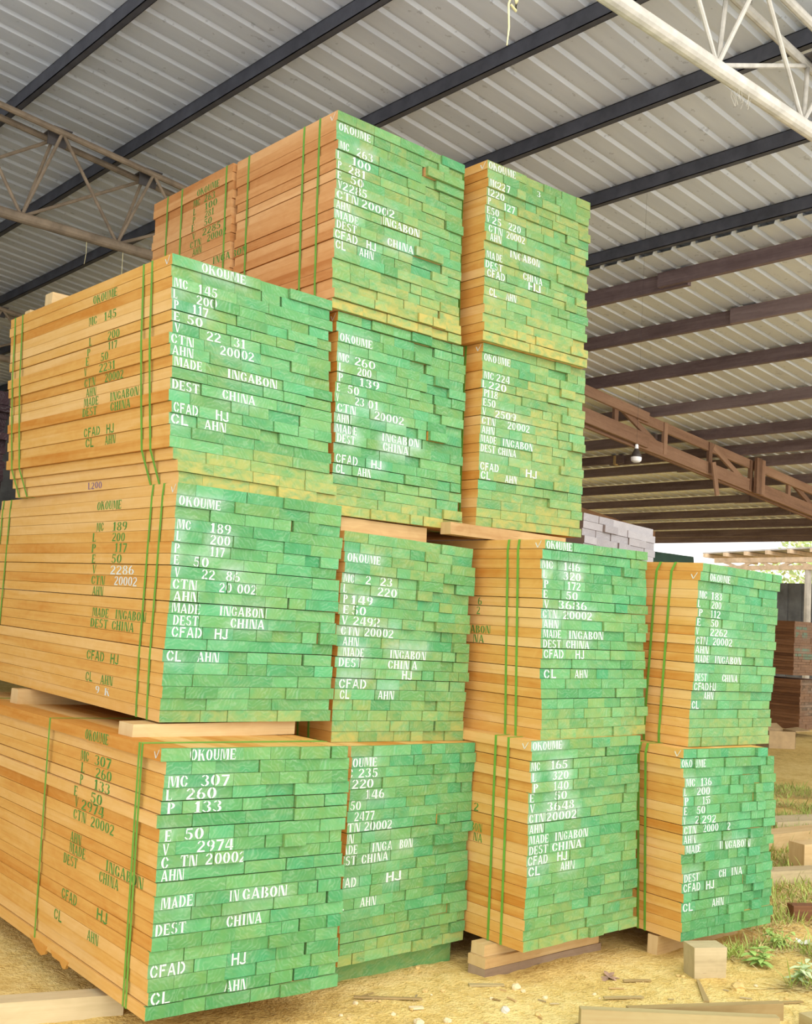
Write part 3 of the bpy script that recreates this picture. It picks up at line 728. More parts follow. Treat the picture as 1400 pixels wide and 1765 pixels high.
END_TEXT = {
 'A1': 'OKOUME 0.120 1.091 0.342 1.088|MC 0.026 0.982 0.121 0.984|307 0.183 0.982 0.321 0.986|L 0.024 0.931 0.053 0.929|260 0.118 0.933 0.265 0.928|P 0.032 0.879 0.068 0.880|133 0.154 0.881 0.294 0.882|E 0.026 0.765 0.057 0.763|50 0.119 0.767 0.209 0.774|V 0.018 0.701 0.046 0.702|2974 0.182 0.724 0.360 0.717|C 0.017 0.621 0.052 0.618|TN 0.106 0.616 0.185 0.615|20002 0.225 0.619 0.422 0.614|AHN 0.024 0.554 0.130 0.555|MADE 0.028 0.454 0.179 0.451|IN 0.350 0.467 0.401 0.462|GABON 0.419 0.460 0.650 0.451|DEST 0.017 0.373 0.158 0.366|CHINA 0.351 0.393 0.533 0.387|CFAD 0.003 0.191 0.165 0.187|HJ 0.389 0.187 0.466 0.180|CL 0.008 0.072 0.098 0.062|AHN 0.367 0.056 0.476 0.052',
 'A2': 'OKOUME 0.010 1.034 0.238 1.045|MC 0.005 0.925 0.077 0.930|189 0.186 0.929 0.300 0.938|L -0.000 0.872 0.023 0.874|200 0.193 0.876 0.302 0.881|P 0.011 0.820 0.039 0.820|117 0.201 0.825 0.279 0.827|E 0.013 0.766 0.041 0.767|50 0.116 0.771 0.196 0.776|V 0.018 0.710 0.045 0.712|22 0.160 0.719 0.232 0.722|86 0.291 0.724 0.368 0.728|CTN 0.011 0.659 0.137 0.664|20 0.260 0.660 0.326 0.662|002 0.356 0.662 0.465 0.667|AHN 0.018 0.614 0.147 0.619|MADE 0.020 0.554 0.167 0.560|INGABON 0.268 0.560 0.529 0.562|DEST 0.029 0.451 0.161 0.455|CHINA 0.331 0.457 0.525 0.462|CFAD 0.027 0.389 0.185 0.393|HJ 0.249 0.395 0.325 0.398|CL 0.015 0.285 0.091 0.284|AHN 0.175 0.294 0.290 0.297',
 'A3': 'OKOUME 0.156 1.044 0.408 1.056|MC -0.003 0.919 0.071 0.929|145 0.139 0.934 0.246 0.942|L 0.002 0.869 0.024 0.871|200 0.135 0.884 0.243 0.895|P 0.005 0.825 0.031 0.828|117 0.106 0.824 0.199 0.835|E -0.001 0.760 0.032 0.765|50 0.082 0.767 0.168 0.775|V 0.009 0.714 0.039 0.718|22 0.192 0.722 0.273 0.730|31 0.344 0.719 0.414 0.724|CTN -0.009 0.644 0.114 0.661|20002 0.266 0.667 0.461 0.664|AHN 0.001 0.596 0.115 0.610|MADE 0.002 0.548 0.152 0.561|INGABON 0.307 0.551 0.605 0.552|DEST -0.010 0.444 0.136 0.457|CHINA 0.278 0.444 0.470 0.445|CFAD -0.005 0.347 0.127 0.356|HJ 0.241 0.354 0.321 0.356|CL -0.015 0.284 0.078 0.288|AHN 0.182 0.284 0.304 0.298',
 'B4': 'OKOUME 0.014 1.022 0.239 1.039|MC 0.011 0.919 0.077 0.935|263 0.131 0.928 0.255 0.933|L 0.008 0.877 0.029 0.880|100 0.108 0.877 0.244 0.891|P 0.005 0.831 0.031 0.837|281 0.084 0.828 0.212 0.825|E 0.004 0.771 0.033 0.777|50 0.103 0.772 0.196 0.775|V -0.002 0.711 0.025 0.718|2285 0.047 0.707 0.215 0.719|CTN -0.005 0.653 0.149 0.671|20002 0.183 0.657 0.419 0.670|AHN 0.010 0.585 0.106 0.600|MADE -0.001 0.528 0.161 0.552|INGABON 0.324 0.579 0.614 0.570|DEST -0.000 0.431 0.140 0.450|CHINA 0.372 0.453 0.571 0.466|CFAD 0.005 0.379 0.163 0.396|HJ 0.226 0.404 0.304 0.407|CL 0.007 0.330 0.077 0.336|AHN 0.177 0.339 0.280 0.346',
 'B3': 'OKOUME -0.014 0.969 0.218 0.981|MC 0.001 0.858 0.076 0.864|260 0.122 0.862 0.272 0.879|L -0.008 0.812 0.023 0.815|200 0.140 0.811 0.242 0.812|P -0.011 0.763 0.019 0.766|139 0.159 0.768 0.305 0.773|E -0.007 0.660 0.016 0.662|50 0.084 0.657 0.163 0.658|V -0.005 0.617 0.014 0.619|23 0.138 0.601 0.205 0.605|01 0.230 0.604 0.307 0.608|CTN -0.002 0.548 0.130 0.548|20002 0.271 0.549 0.494 0.557|AHN 0.017 0.486 0.112 0.483|MADE 0.016 0.443 0.162 0.444|INGABON 0.339 0.449 0.614 0.452|DEST 0.005 0.387 0.137 0.391|CHINA 0.338 0.398 0.533 0.393|CFAD 0.014 0.292 0.168 0.289|HJ 0.259 0.299 0.338 0.298|CL 0.021 0.234 0.081 0.234|AHN 0.164 0.237 0.264 0.239',
 'B2': 'OKOUME 0.022 0.965 0.254 0.979|MC 0.012 0.865 0.085 0.865|2 0.158 0.875 0.195 0.877|23 0.262 0.880 0.348 0.882|L 0.014 0.799 0.037 0.800|220 0.244 0.821 0.381 0.825|P 0.021 0.758 0.050 0.758|149 0.070 0.759 0.226 0.768|E 0.024 0.695 0.062 0.695|50 0.083 0.707 0.176 0.709|V 0.015 0.645 0.055 0.647|2492 0.092 0.659 0.274 0.668|CTN 0.024 0.583 0.147 0.590|20002 0.182 0.607 0.382 0.612|AHN 0.037 0.545 0.145 0.553|MADE 0.042 0.492 0.184 0.496|INGABON 0.360 0.506 0.626 0.515|DEST 0.021 0.439 0.180 0.445|CHINA 0.356 0.456 0.555 0.459|CFAD 0.030 0.341 0.213 0.349|HJ 0.454 0.389 0.536 0.401|CL 0.034 0.292 0.098 0.295|AHN 0.297 0.287 0.410 0.290',
 'B1': 'OKOUME -0.080 1.018 0.181 1.015|MC -0.070 0.909 0.015 0.910|235 0.053 0.917 0.189 0.917|L -0.067 0.865 -0.034 0.865|220 0.015 0.868 0.168 0.866|P -0.062 0.817 -0.030 0.817|146 0.107 0.817 0.242 0.815|E -0.066 0.764 -0.033 0.763|50 -0.012 0.763 0.061 0.763|V -0.061 0.707 -0.028 0.707|2477 0.046 0.709 0.185 0.707|CTN -0.039 0.648 0.092 0.653|20002 0.121 0.660 0.317 0.661|AHN -0.067 0.596 0.048 0.593|MADE -0.063 0.547 0.080 0.544|INGA 0.177 0.561 0.325 0.560|BON 0.379 0.552 0.476 0.556|DEST -0.067 0.502 0.081 0.501|CHINA 0.114 0.500 0.308 0.491|CFAD -0.066 0.404 0.089 0.399|HJ 0.292 0.388 0.416 0.393|CL -0.061 0.290 0.017 0.286|AHN 0.124 0.288 0.235 0.281',
 'C4': 'OKOUME 0.009 1.067 0.243 1.098|MC -0.007 0.958 0.062 0.968|227 0.084 0.961 0.190 0.972|L -0.005 0.911 0.020 0.916|220 0.036 0.911 0.158 0.922|P 0.011 0.855 0.036 0.859|127 0.149 0.867 0.250 0.884|E50 0.012 0.805 0.117 0.818|V 0.000 0.746 0.025 0.751|25 0.053 0.747 0.135 0.755|220 0.197 0.752 0.305 0.769|CTN 0.027 0.698 0.148 0.711|20002 0.182 0.704 0.347 0.721|AHN 0.029 0.646 0.127 0.656|MADE 0.012 0.592 0.146 0.606|INGABON 0.219 0.617 0.491 0.636|DEST 0.010 0.540 0.159 0.558|CHINA 0.341 0.558 0.523 0.562|CFAD 0.018 0.397 0.172 0.405|HJ 0.380 0.401 0.498 0.412|CL 0.041 0.277 0.106 0.280|AHN 0.184 0.289 0.274 0.301',
 'C3': 'OKOUME 0.015 1.021 0.240 1.032|MC 0.004 0.919 0.089 0.919|224 0.118 0.914 0.237 0.920|L -0.002 0.861 0.029 0.862|220 0.058 0.862 0.214 0.864|P -0.002 0.810 0.027 0.811|118 0.039 0.807 0.134 0.810|E50 -0.004 0.755 0.103 0.762|V -0.013 0.700 0.016 0.700|2509 0.123 0.707 0.305 0.708|CTN 0.010 0.651 0.126 0.654|20002 0.234 0.654 0.430 0.661|AHN -0.004 0.595 0.106 0.603|MADE 0.003 0.545 0.138 0.546|INGABON 0.195 0.547 0.473 0.554|DEST -0.003 0.440 0.123 0.440|CHINA 0.166 0.446 0.324 0.444|CFAD -0.008 0.371 0.152 0.381|HJ 0.408 0.392 0.518 0.393|CL -0.006 0.285 0.077 0.292|AHN 0.222 0.286 0.332 0.295',
 'C2': 'OKOUME 0.015 1.067 0.249 1.080|MC 0.011 0.956 0.104 0.960|146 0.191 0.971 0.336 0.975|L 0.008 0.909 0.038 0.910|320 0.188 0.916 0.336 0.923|P 0.004 0.859 0.041 0.861|172 0.209 0.867 0.328 0.872|E 0.006 0.798 0.042 0.800|50 0.194 0.807 0.299 0.813|V 0.002 0.748 0.041 0.750|3686 0.132 0.758 0.375 0.765|CTN 0.007 0.689 0.129 0.694|20002 0.178 0.704 0.434 0.712|AHN 0.012 0.647 0.138 0.651|MADE 0.013 0.596 0.165 0.601|INGABON 0.228 0.602 0.542 0.607|DEST 0.014 0.541 0.166 0.544|CHINA 0.208 0.541 0.421 0.546|CFAD 0.005 0.480 0.178 0.482|HJ 0.282 0.488 0.363 0.492|CL 0.027 0.382 0.128 0.383|AHN 0.283 0.389 0.401 0.391',
 'C1': 'OKOUME 0.005 1.081 0.247 1.078|MC 0.003 0.970 0.075 0.967|165 0.172 0.978 0.319 0.974|L 0.006 0.919 0.039 0.917|320 0.175 0.926 0.310 0.924|P -0.002 0.869 0.036 0.867|140 0.178 0.873 0.309 0.869|E -0.018 0.813 0.020 0.813|50 0.210 0.823 0.311 0.822|V -0.009 0.756 0.029 0.753|3648 0.144 0.774 0.375 0.770|CTN -0.012 0.702 0.109 0.700|20002 0.142 0.708 0.399 0.712|AHN -0.009 0.652 0.106 0.649|MADE -0.014 0.601 0.140 0.597|INGABON 0.212 0.617 0.498 0.608|DEST -0.007 0.548 0.143 0.544|CHINA 0.195 0.556 0.449 0.549|CFAD 0.002 0.451 0.162 0.445|HJ 0.246 0.453 0.335 0.452|AHN 0.273 0.398 0.391 0.396|CL -0.006 0.392 0.088 0.384',
 'D2': 'OKOUME 0.102 1.032 0.338 1.042|MC -0.021 0.915 0.069 0.920|183 0.143 0.924 0.278 0.928|L -0.024 0.865 0.006 0.867|200 0.149 0.873 0.261 0.878|P -0.017 0.802 0.025 0.805|112 0.146 0.815 0.264 0.819|E -0.011 0.755 0.034 0.757|50 0.171 0.763 0.255 0.764|V -0.005 0.708 0.025 0.710|2262 0.159 0.708 0.360 0.718|CTN 0.001 0.651 0.119 0.656|20002 0.183 0.659 0.411 0.667|AHN -0.001 0.596 0.144 0.601|MADE 0.005 0.541 0.160 0.545|INGABON 0.224 0.549 0.533 0.555|DEST -0.001 0.438 0.126 0.438|CHINA 0.321 0.445 0.506 0.446|CFAD 0.008 0.331 0.175 0.333|HJ 0.190 0.333 0.253 0.336|CL 0.009 0.237 0.086 0.238|AHN 0.137 0.268 0.247 0.271',
 'D1': 'OKOUME -0.041 1.023 0.173 1.023|MC -0.005 0.925 0.085 0.924|136 0.151 0.917 0.270 0.916|L -0.012 0.867 0.013 0.866|200 0.136 0.869 0.266 0.868|P -0.010 0.816 0.027 0.817|155 0.179 0.820 0.272 0.821|E -0.005 0.760 0.029 0.760|50 0.139 0.765 0.223 0.766|V -0.007 0.712 0.017 0.710|2292 0.124 0.709 0.318 0.709|CTN -0.006 0.663 0.117 0.661|2000 0.200 0.661 0.354 0.657|2 0.438 0.649 0.474 0.648|AHN 0.001 0.605 0.119 0.602|MADE 0.009 0.545 0.170 0.545|INGABON 0.375 0.541 0.660 0.537|DEST 0.014 0.388 0.167 0.379|CH 0.362 0.373 0.435 0.376|INA 0.493 0.392 0.609 0.387|CFAD 0.014 0.287 0.178 0.283|HJ 0.224 0.291 0.309 0.293|CL 0.009 0.177 0.107 0.172|AHN 0.298 0.181 0.419 0.180',
}
SIDE_TEXT = {
 'A1': 'OKOUME 0.788 1.082 0.525 1.079|MC 0.872 0.977 0.779 0.981|307 0.710 0.974 0.528 0.977|L 0.861 0.923 0.820 0.924|260 0.690 0.919 0.514 0.931|P 0.851 0.870 0.816 0.871|133 0.688 0.860 0.509 0.873|E 0.873 0.802 0.831 0.805|50 0.677 0.798 0.548 0.805|V 0.881 0.722 0.847 0.723|2974 0.805 0.723 0.549 0.740|CTN 0.881 0.667 0.732 0.669|20002 0.675 0.667 0.420 0.673|AHN 0.907 0.584 0.779 0.591|MADE 0.916 0.486 0.726 0.495|DEST 0.959 0.434 0.792 0.447|INGABON 0.497 0.494 0.115 0.510|CHINA 0.541 0.440 0.336 0.452|CFAD 0.956 0.278 0.773 0.299|HJ 0.545 0.292 0.424 0.302|CL 1.019 0.158 0.922 0.164|AHN 0.619 0.167 0.497 0.186',
 'A2': 'OKOUME 0.884 1.044 0.585 1.042|MC 0.885 0.930 0.793 0.932|189 0.684 0.934 0.512 0.936|L 0.920 0.880 0.875 0.880|200 0.673 0.875 0.523 0.879|P 0.908 0.820 0.856 0.820|117 0.623 0.820 0.481 0.822|E 0.896 0.764 0.851 0.764|50 0.651 0.765 0.533 0.765|V 0.886 0.713 0.841 0.713|*2286 0.661 0.715 0.386 0.718|CTN 0.891 0.656 0.723 0.662|*20002 0.607 0.654 0.346 0.663|AHN 0.864 0.606 0.729 0.609|MADE 0.840 0.488 0.640 0.494|INGABON 0.560 0.493 0.215 0.503|DEST 0.852 0.383 0.637 0.392|CHINA 0.588 0.393 0.337 0.401|CFAD 0.869 0.214 0.652 0.224|HJ 0.578 0.223 0.478 0.231|CL 0.867 0.151 0.782 0.156|AHN 0.681 0.156 0.535 0.166',
 'A3': 'OKOUME 0.845 1.037 0.563 1.018|MC 0.895 0.928 0.799 0.923|145 0.716 0.920 0.573 0.912|200 0.669 0.822 0.536 0.810|117 0.676 0.767 0.573 0.761|L 0.890 0.805 0.859 0.804|P 0.924 0.752 0.887 0.750|50 0.722 0.711 0.636 0.705|E 0.900 0.701 0.861 0.699|V 0.929 0.662 0.898 0.660|2231 0.749 0.654 0.564 0.649|20002 0.704 0.615 0.494 0.608|CTN 0.948 0.599 0.815 0.596|AHN 0.924 0.555 0.804 0.555|INGABON 0.629 0.508 0.317 0.504|MADE 0.937 0.493 0.763 0.488|CHINA 0.610 0.402 0.392 0.393|DEST 0.938 0.394 0.768 0.392|CFAD 0.927 0.293 0.734 0.290|HJ 0.662 0.278 0.572 0.277|CL 0.918 0.222 0.819 0.220|AHN 0.688 0.224 0.570 0.226',
 'B4': 'OKOUME 1.452 1.049 1.178 1.021|MC 1.510 0.936 1.424 0.927|263 1.374 0.933 1.242 0.921|L 1.505 0.884 1.469 0.881|100 1.362 0.890 1.210 0.871|P 1.501 0.829 1.470 0.827|281 1.351 0.832 1.240 0.822|E 1.503 0.780 1.466 0.776|50 1.348 0.784 1.254 0.776|V 1.499 0.733 1.462 0.729|2285 1.373 0.727 1.155 0.708|CTN 1.518 0.665 1.381 0.650|20002 1.308 0.656 1.080 0.644|AHN 1.478 0.624 1.364 0.614|INGABON 1.229 0.560 0.857 0.541',
 'C1': '2 0.414 0.701 0.376 0.708|BON 0.430 0.585 0.341 0.602|NA 0.412 0.532 0.342 0.548',
 'C2': '6 0.508 0.742 0.474 0.743|2 0.507 0.697 0.477 0.698|ABON 0.559 0.584 0.396 0.592|NA 0.533 0.537 0.444 0.540',
}
STRAPS = {
 'A1': [1.238, 0.204, 0.176],
 'A2': [0.248, 0.135, 2.342, 2.207],
 'A3': [0.276, 0.189, 1.921, 1.806],
 'B4': [0.301, 0.153, 0.869, 1.099, 1.647, 1.84],
 'C4': [0.208],
 'C3': [0.147],
 'C2': [0.262, 0.182],
 'C1': [0.26, 0.163],
 'D2': [0.309, 0.2],
 'D1': [0.255, 0.306],
}

bot = lambda k, a, b=.5: {19: a, 18: a * b, 17: a * b * .6, 16: a * b * .35}
FAR = [1.55, 1.68]
mc307 = make_pack(PACKS['A1'], 'timber pack stencilled MC 307, lowest of the nearest left stack', 2.9, per_row=6.65, seed=11, rowx={0: -.012, 1: .016, 2: .012, 3: .006, 5: -.012},
          straps=STRAPS['A1'] + [2.4], end_text=END_TEXT['A1'], side_text=SIDE_TEXT['A1'], check=0, spray=.22, base_yellow=.10, letter=.047)
for yz in ([(1.30, .012), (1.26, -.010), (1.19, -.036), (1.13, -.044), (1.085, -.028), (1.07, .012)], [(1.02, .012), (.99, -.012), (.90, -.010), (.86, -.030), (.83, -.026), (.80, .012)]):
    mb = MB(); a = [(-.010, yy, zz_) for yy, zz_ in yz]; b = [(.004, yy, zz_) for yy, zz_ in yz]
    mb.face(a[::-1], 0, [(q[1], q[2]) for q in a], (.9, 0, 0, .5)); mb.face(b, 0, [(q[1], q[2]) for q in b])
    for i in range(len(a)): j = (i + 1) % len(a); mb.face([a[i], a[j], b[j], b[i]])
    o = mb.build('torn_edge', M['okoume'], mc307); o['label'] = 'torn orange splinter along the bottom edge'
make_pack(PACKS['A2'], 'timber pack stencilled MC 189, middle of the nearest left stack', 2.40, per_row=6.0, seed=12, yellow=bot(0, .45, .2),
          straps=STRAPS['A2'], end_text=END_TEXT['A2'], side_text=SIDE_TEXT['A2'], check=0, spray=.40, base_yellow=.10,
          extra=[('9 .728 .106 .678 .108|K .614 .111 .556 .114', 'side', 'white', 'white chalk mark')])
make_pack(PACKS['A3'], 'timber pack stencilled MC 145, top of the nearest left stack', 2.0, per_row=6.0, seed=13, rowx={19: .045, 18: .032, 17: .02, 7: -.008, 8: -.008, 12: -.01},
          yellow=bot(0, .95, .65), straps=STRAPS['A3'], end_text=END_TEXT['A3'], side_text=SIDE_TEXT['A3'], check=0, spray=.28, base_yellow=.16,
          extra=[('L200 .977 .048 .812 .057', 'side', 'pencil', 'faint purple lettering')])
make_pack(PACKS['B4'], 'timber pack stencilled MC 263, highest pack, top of the second stack', 2.03, per_row=6.8, seed=14, yellow=bot(0, 1.0, .7), bundles=2,
          straps=STRAPS['B4'], end_text=END_TEXT['B4'], side_text=SIDE_TEXT['B4'], check=0, spray=.3, base_yellow=.30, side='okoume_pink')
make_pack(PACKS['B3'], 'timber pack stencilled MC 260, directly under the highest pack', 2.0, per_row=6.9, seed=15, yellow=bot(0, .9, .6),
          straps=[.2, .3, 1.7, 1.8], end_text=END_TEXT['B3'], check=0, spray=.5, base_yellow=.12)
make_pack(PACKS['B2'], 'timber pack stencilled MC 223, between bearers right of the MC 189 pack', 2.2, per_row=7.2, seed=16, yellow=bot(0, .5, .6),
          straps=[.2, .3, 1.8, 1.9], end_text=END_TEXT['B2'], spray=.45, base_yellow=.24)
make_pack(PACKS['B1'], 'timber pack stencilled MC 235, on the ground partly hidden by the MC 307 pack', 2.2, per_row=7.2, seed=17, yellow=bot(0, .35, .5),
          straps=[.2, .3, 1.8, 1.9], end_text=END_TEXT['B1'], spray=.25, base_yellow=.15)
make_pack(PACKS['C4'], 'timber pack stencilled MC 227, top of the third stack under the roof', 2.2, per_row=6.4, seed=18, yellow=bot(0, 1.0, .6),
          straps=STRAPS['C4'] + [1.8], end_text=END_TEXT['C4'], check=0, spray=.18, base_yellow=.42,
          extra=[('3 .445 1.011 .478 1.016', 'end', 'white', 'white chalk mark')])
make_pack(PACKS['C3'], 'timber pack stencilled MC 224, just below the MC 227 pack', 2.2, per_row=6.4, seed=19, yellow=bot(0, .4, .6),
          straps=STRAPS['C3'] + [1.8], end_text=END_TEXT['C3'], check=0, spray=.18, base_yellow=.40)
make_pack(PACKS['C2'], 'timber pack stencilled MC 146, standing forward under the MC 224 pack', 3.2, per_row=6.6, seed=20, yellow=bot(0, .5, .5),
          straps=STRAPS['C2'] + [2.8], end_text=END_TEXT['C2'], side_text=SIDE_TEXT['C2'], check=0, spray=.55, base_yellow=.14)
make_pack(PACKS['C1'], 'timber pack stencilled MC 165, resting on stacked bearers beside the bare ground', 3.2, per_row=6.6, seed=21, yellow=bot(0, .3, .5),
          straps=STRAPS['C1'] + [2.8], end_text=END_TEXT['C1'], side_text=SIDE_TEXT['C1'], check=0, spray=.5, base_yellow=.18)
make_pack(PACKS['D2'], 'timber pack stencilled MC 183, upper pack of the rightmost stack', 2.0, per_row=5.8, seed=22, rowx={0: .04, 1: .006, 18: -.012, 19: -.008}, yellow=bot(0, .5, .6),
          straps=STRAPS['D2'] + [1.7], end_text=END_TEXT['D2'], check=1, spray=.2, base_yellow=.14)
make_pack(PACKS['D1'], 'timber pack stencilled MC 136, lower pack of the rightmost stack beside the weeds', 2.0, per_row=7.4, seed=23, rowx={1: -.025, 2: -.012}, roww={0: -.10}, loose=.011,
          straps=STRAPS['D1'] + [1.7], end_text=END_TEXT['D1'], check=0, spray=.3, base_yellow=.06)

# other packs further in
GP = 'grey-ended packs behind the right stacks'
make_pack((6.74, 5.60, 1.66, 0, 1.10, .96, 0, 0, -.045, 0), 'grey timber pack showing its brick-like ends above the MC 183 and MC 146 packs', 2.0, rows=18, per_row=5.2, seed=31,
          end='grey_end', side='grey_side', base_yellow=.1, group=GP, fine=False, loose=.006, wrap=0, base_gap=.006)
make_pack((6.74, 5.62, .84, 0, .78, .96, 0, 0, 0, 0), 'grey timber pack in the middle of the stack behind the MC 183 pack', 2.0, rows=13, per_row=5.2, seed=32, end='grey_end', side='grey_side', group=GP, fine=False, parts=60)
make_pack((6.74, 5.62, .02, 0, .78, .96, 0, 0, 0, 0), 'lowest grey timber pack of the stack behind the MC 183 pack', 2.0, rows=13, per_row=5.2, seed=33, end='grey_end', side='grey_side', group=GP, fine=False, parts=60)
GM = 'dark red packs behind the left stack'
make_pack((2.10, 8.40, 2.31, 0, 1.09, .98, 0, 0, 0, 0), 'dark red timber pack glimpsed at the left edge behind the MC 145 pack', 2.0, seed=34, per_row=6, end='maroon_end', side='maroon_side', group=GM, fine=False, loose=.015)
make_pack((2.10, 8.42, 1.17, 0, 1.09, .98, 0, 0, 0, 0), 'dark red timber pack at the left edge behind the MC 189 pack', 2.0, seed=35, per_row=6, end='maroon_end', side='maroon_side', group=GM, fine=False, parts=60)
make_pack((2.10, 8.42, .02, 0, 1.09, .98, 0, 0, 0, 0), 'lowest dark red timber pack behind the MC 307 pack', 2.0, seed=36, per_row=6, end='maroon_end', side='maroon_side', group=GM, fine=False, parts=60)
GB = 'brown packs in the yard beyond the eave'
BT = 'OKOUME .06 .93 .5 .93|MC .06 .84 .2 .84|200 .3 .84 .5 .84|P .06 .78 .12 .78|117 .3 .78 .5 .78|CTN .06 .5 .22 .5|20002 .3 .5 .6 .5|MADE .06 .42 .3 .42|INGABON .36 .42 .8 .42|CHINA .36 .32 .7 .32'
make_pack((19.95, 10.95, .10, 0, .98, 1.1, 0, 0, 0, 0), 'brown timber pack on the ground in the yard at the right edge', 3.0, rows=18, per_row=6, seed=37, end='brown_end', side='brown_side', strap_mat='brown_strap',
          straps=[.9, 1.15], strap_w=.05, group=GB, fine=False, end_text=BT, end_ink='dark_ink', letter=.06)
make_pack((19.80, 11.02, 1.16, 0, 1.06, 1.1, 0, 0, 0, 0), 'brown timber pack on top of another in the yard at the right edge', 3.0, rows=20, per_row=6, seed=38, end='brown_end', side='brown_side', strap_mat='brown_strap',
          straps=[], group=GB, fine=False, end_text=BT, end_ink='teal_ink', letter=.06)

# ------------------------------------------------------------------ bearers and loose timbers
def beam(name, mat, label, cat, x0, x1, y0, y1, z0, z1, tone=.4, group=None, skew=0.0, endmat=None):
    """a sawn timber lying along x with slightly uneven corners"""
    e = MB(); r = random.Random(hash(label) & 0xffff if False else int((x0 * 91 + y0 * 37 + z0 * 53) * 100) & 0xffff)
    j = lambda: r.uniform(-.003, .003)
    n = max(2, int((x1 - x0) / .25)); ring = []
    for i in range(n + 1):
        x = x0 + (x1 - x0) * i / n; s = skew * i / n
        ring.append([(x, y0 + s + j(), z0), (x, y1 + s + j(), z0), (x, y1 + s + j(), z1 + j() * .4), (x, y0 + s + j(), z1 + j() * .4)])
    c = (tone, .3, 0, .5)
    for i in range(n):
        a, b = ring[i], ring[i + 1]; u0, u1 = x0 + (x1 - x0) * i / n, x0 + (x1 - x0) * (i + 1) / n
        for k, o in ((0, 0), (1, 3), (2, 5), (3, 7)):
            m = (k + 1) % 4; wd = (Vector(a[m]) - Vector(a[k])).length
            e.face([a[k], a[m], b[m], b[k]], 0, [(u0, o), (u0, o + wd), (u1, o + wd), (u1, o)], c)
    e.face(ring[0][::-1], 0, [(0, 0), (.01, .05), (.05, .05), (.05, 0)], (max(0, tone - .3), 0, 0, .5)); e.face(ring[-1], 0, None, c)
    o = e.build(name, M[mat])
    # origin at the beam's own base
    off = Vector(((x0 + x1) / 2, (y0 + y1) / 2, z0)); o.data.transform(Matrix.Translation(-off)); o.location = off
    return tag(o, label, cat, group)
GBR = 'timber bearers between and under the packs'
beam('timber_bearer', 'bearer', 'pale timber bearer jutting out between the MC 189 and MC 307 packs', 'timber bearer', 2.345, 3.255, 4.505, 4.64, 1.212, 1.279, .3, GBR, .02)
beam('timber_bearer', 'bearer', 'rear timber bearer under the far end of the MC 189 pack at the left edge', 'timber bearer', 2.45, 3.4, 6.12, 6.22, 1.199, 1.291, .5, GBR)
beam('timber_bearer', 'bearer', 'timber bearer under the yellowish bottom of the MC 260 pack', 'timber bearer', 3.50, 4.12, 4.575, 4.68, 2.266, 2.350, .55, GBR)
beam('timber_bearer', 'bearer', 'rear timber bearer in the dark gap behind the MC 223 pack top', 'timber bearer', 3.50, 4.36, 6.0, 6.1, 2.266, 2.338, .55, GBR)
beam('timber_bearer', 'bearer', 'long brown timber bearer under the MC 224 pack', 'timber bearer', 4.20, 5.20, 4.462, 4.545, 2.322, 2.392, .75, GBR)
beam('timber_bearer', 'bearer', 'rear timber bearer under the back of the MC 224 pack', 'timber bearer', 4.50, 5.40, 6.2, 6.3, 2.322, 2.394, .75, GBR)
beam('timber_bearer', 'bearer', 'pale timber bearer end lying on top of the MC 145 pack', 'timber bearer', 2.395, 3.25, 6.03, 6.13, 3.502, 3.592, .1, GBR)
beam('timber_bearer', 'bearer', 'small bearer end on the far corner of the MC 145 pack top', 'timber bearer', 2.40, 3.25, 6.36, 6.44, 3.504, 3.545, .2, GBR)
beam('timber_bearer', 'bearer', 'short timber block on the two long bearers at the corner of the MC 165 pack', 'timber bearer', 4.345, 4.66, 4.165, 4.265, .046, .106, .2, GBR, -.012)
beam('timber_bearer', 'bearer', 'long reddish timber bearer under the front of the MC 165 pack', 'timber bearer', 4.325, 5.28, 4.135, 4.265, -.008, .045, .5, GBR)
beam('timber_bearer', 'bearer_dark', 'weathered grey timber lying lowest under the front of the MC 165 pack', 'timber bearer', 4.325, 5.30, 4.13, 4.26, -.070, -.009, .4, GBR)
beam('timber_bearer', 'bearer', 'rear timber bearer under the back of the MC 165 pack', 'timber bearer', 4.40, 5.35, 6.4, 6.52, -.07, .104, .5, GBR)
beam('timber_bearer', 'bearer', 'square-ended timber bearer under the MC 136 pack beside the weathered block', 'timber bearer', 5.515, 6.4, 3.885, 3.955, -.065, .060, .4, GBR, .015)
beam('timber_bearer', 'bearer', 'rear timber bearer under the back of the MC 136 pack', 'timber bearer', 5.50, 6.40, 5.3, 5.4, -.07, .078, .5, GBR)
beam('timber_bearer', 'bearer', 'timber bearer in the shadow under the front of the MC 307 pack', 'timber bearer', 2.52, 3.25, 4.80, 4.90, -.04, .098, .5, GBR)
beam('timber_bearer', 'bearer', 'rear bearer under the MC 307 pack at the left edge', 'timber bearer', 2.50, 3.30, 6.3, 6.4, -.03, .088, .5, GBR)
beam('timber_bearer', 'bearer', 'rear bearer under the MC 235 pack', 'timber bearer', 3.45, 4.2, 6.2, 6.3, -.07, .060, .5, GBR)
gb = beam('timber_bearer', 'green', 'green-painted timber bearer under the front of the MC 235 pack', 'timber bearer', 3.52, 4.37, 4.48, 4.59, -.075, .060, .35, GBR, -.03)

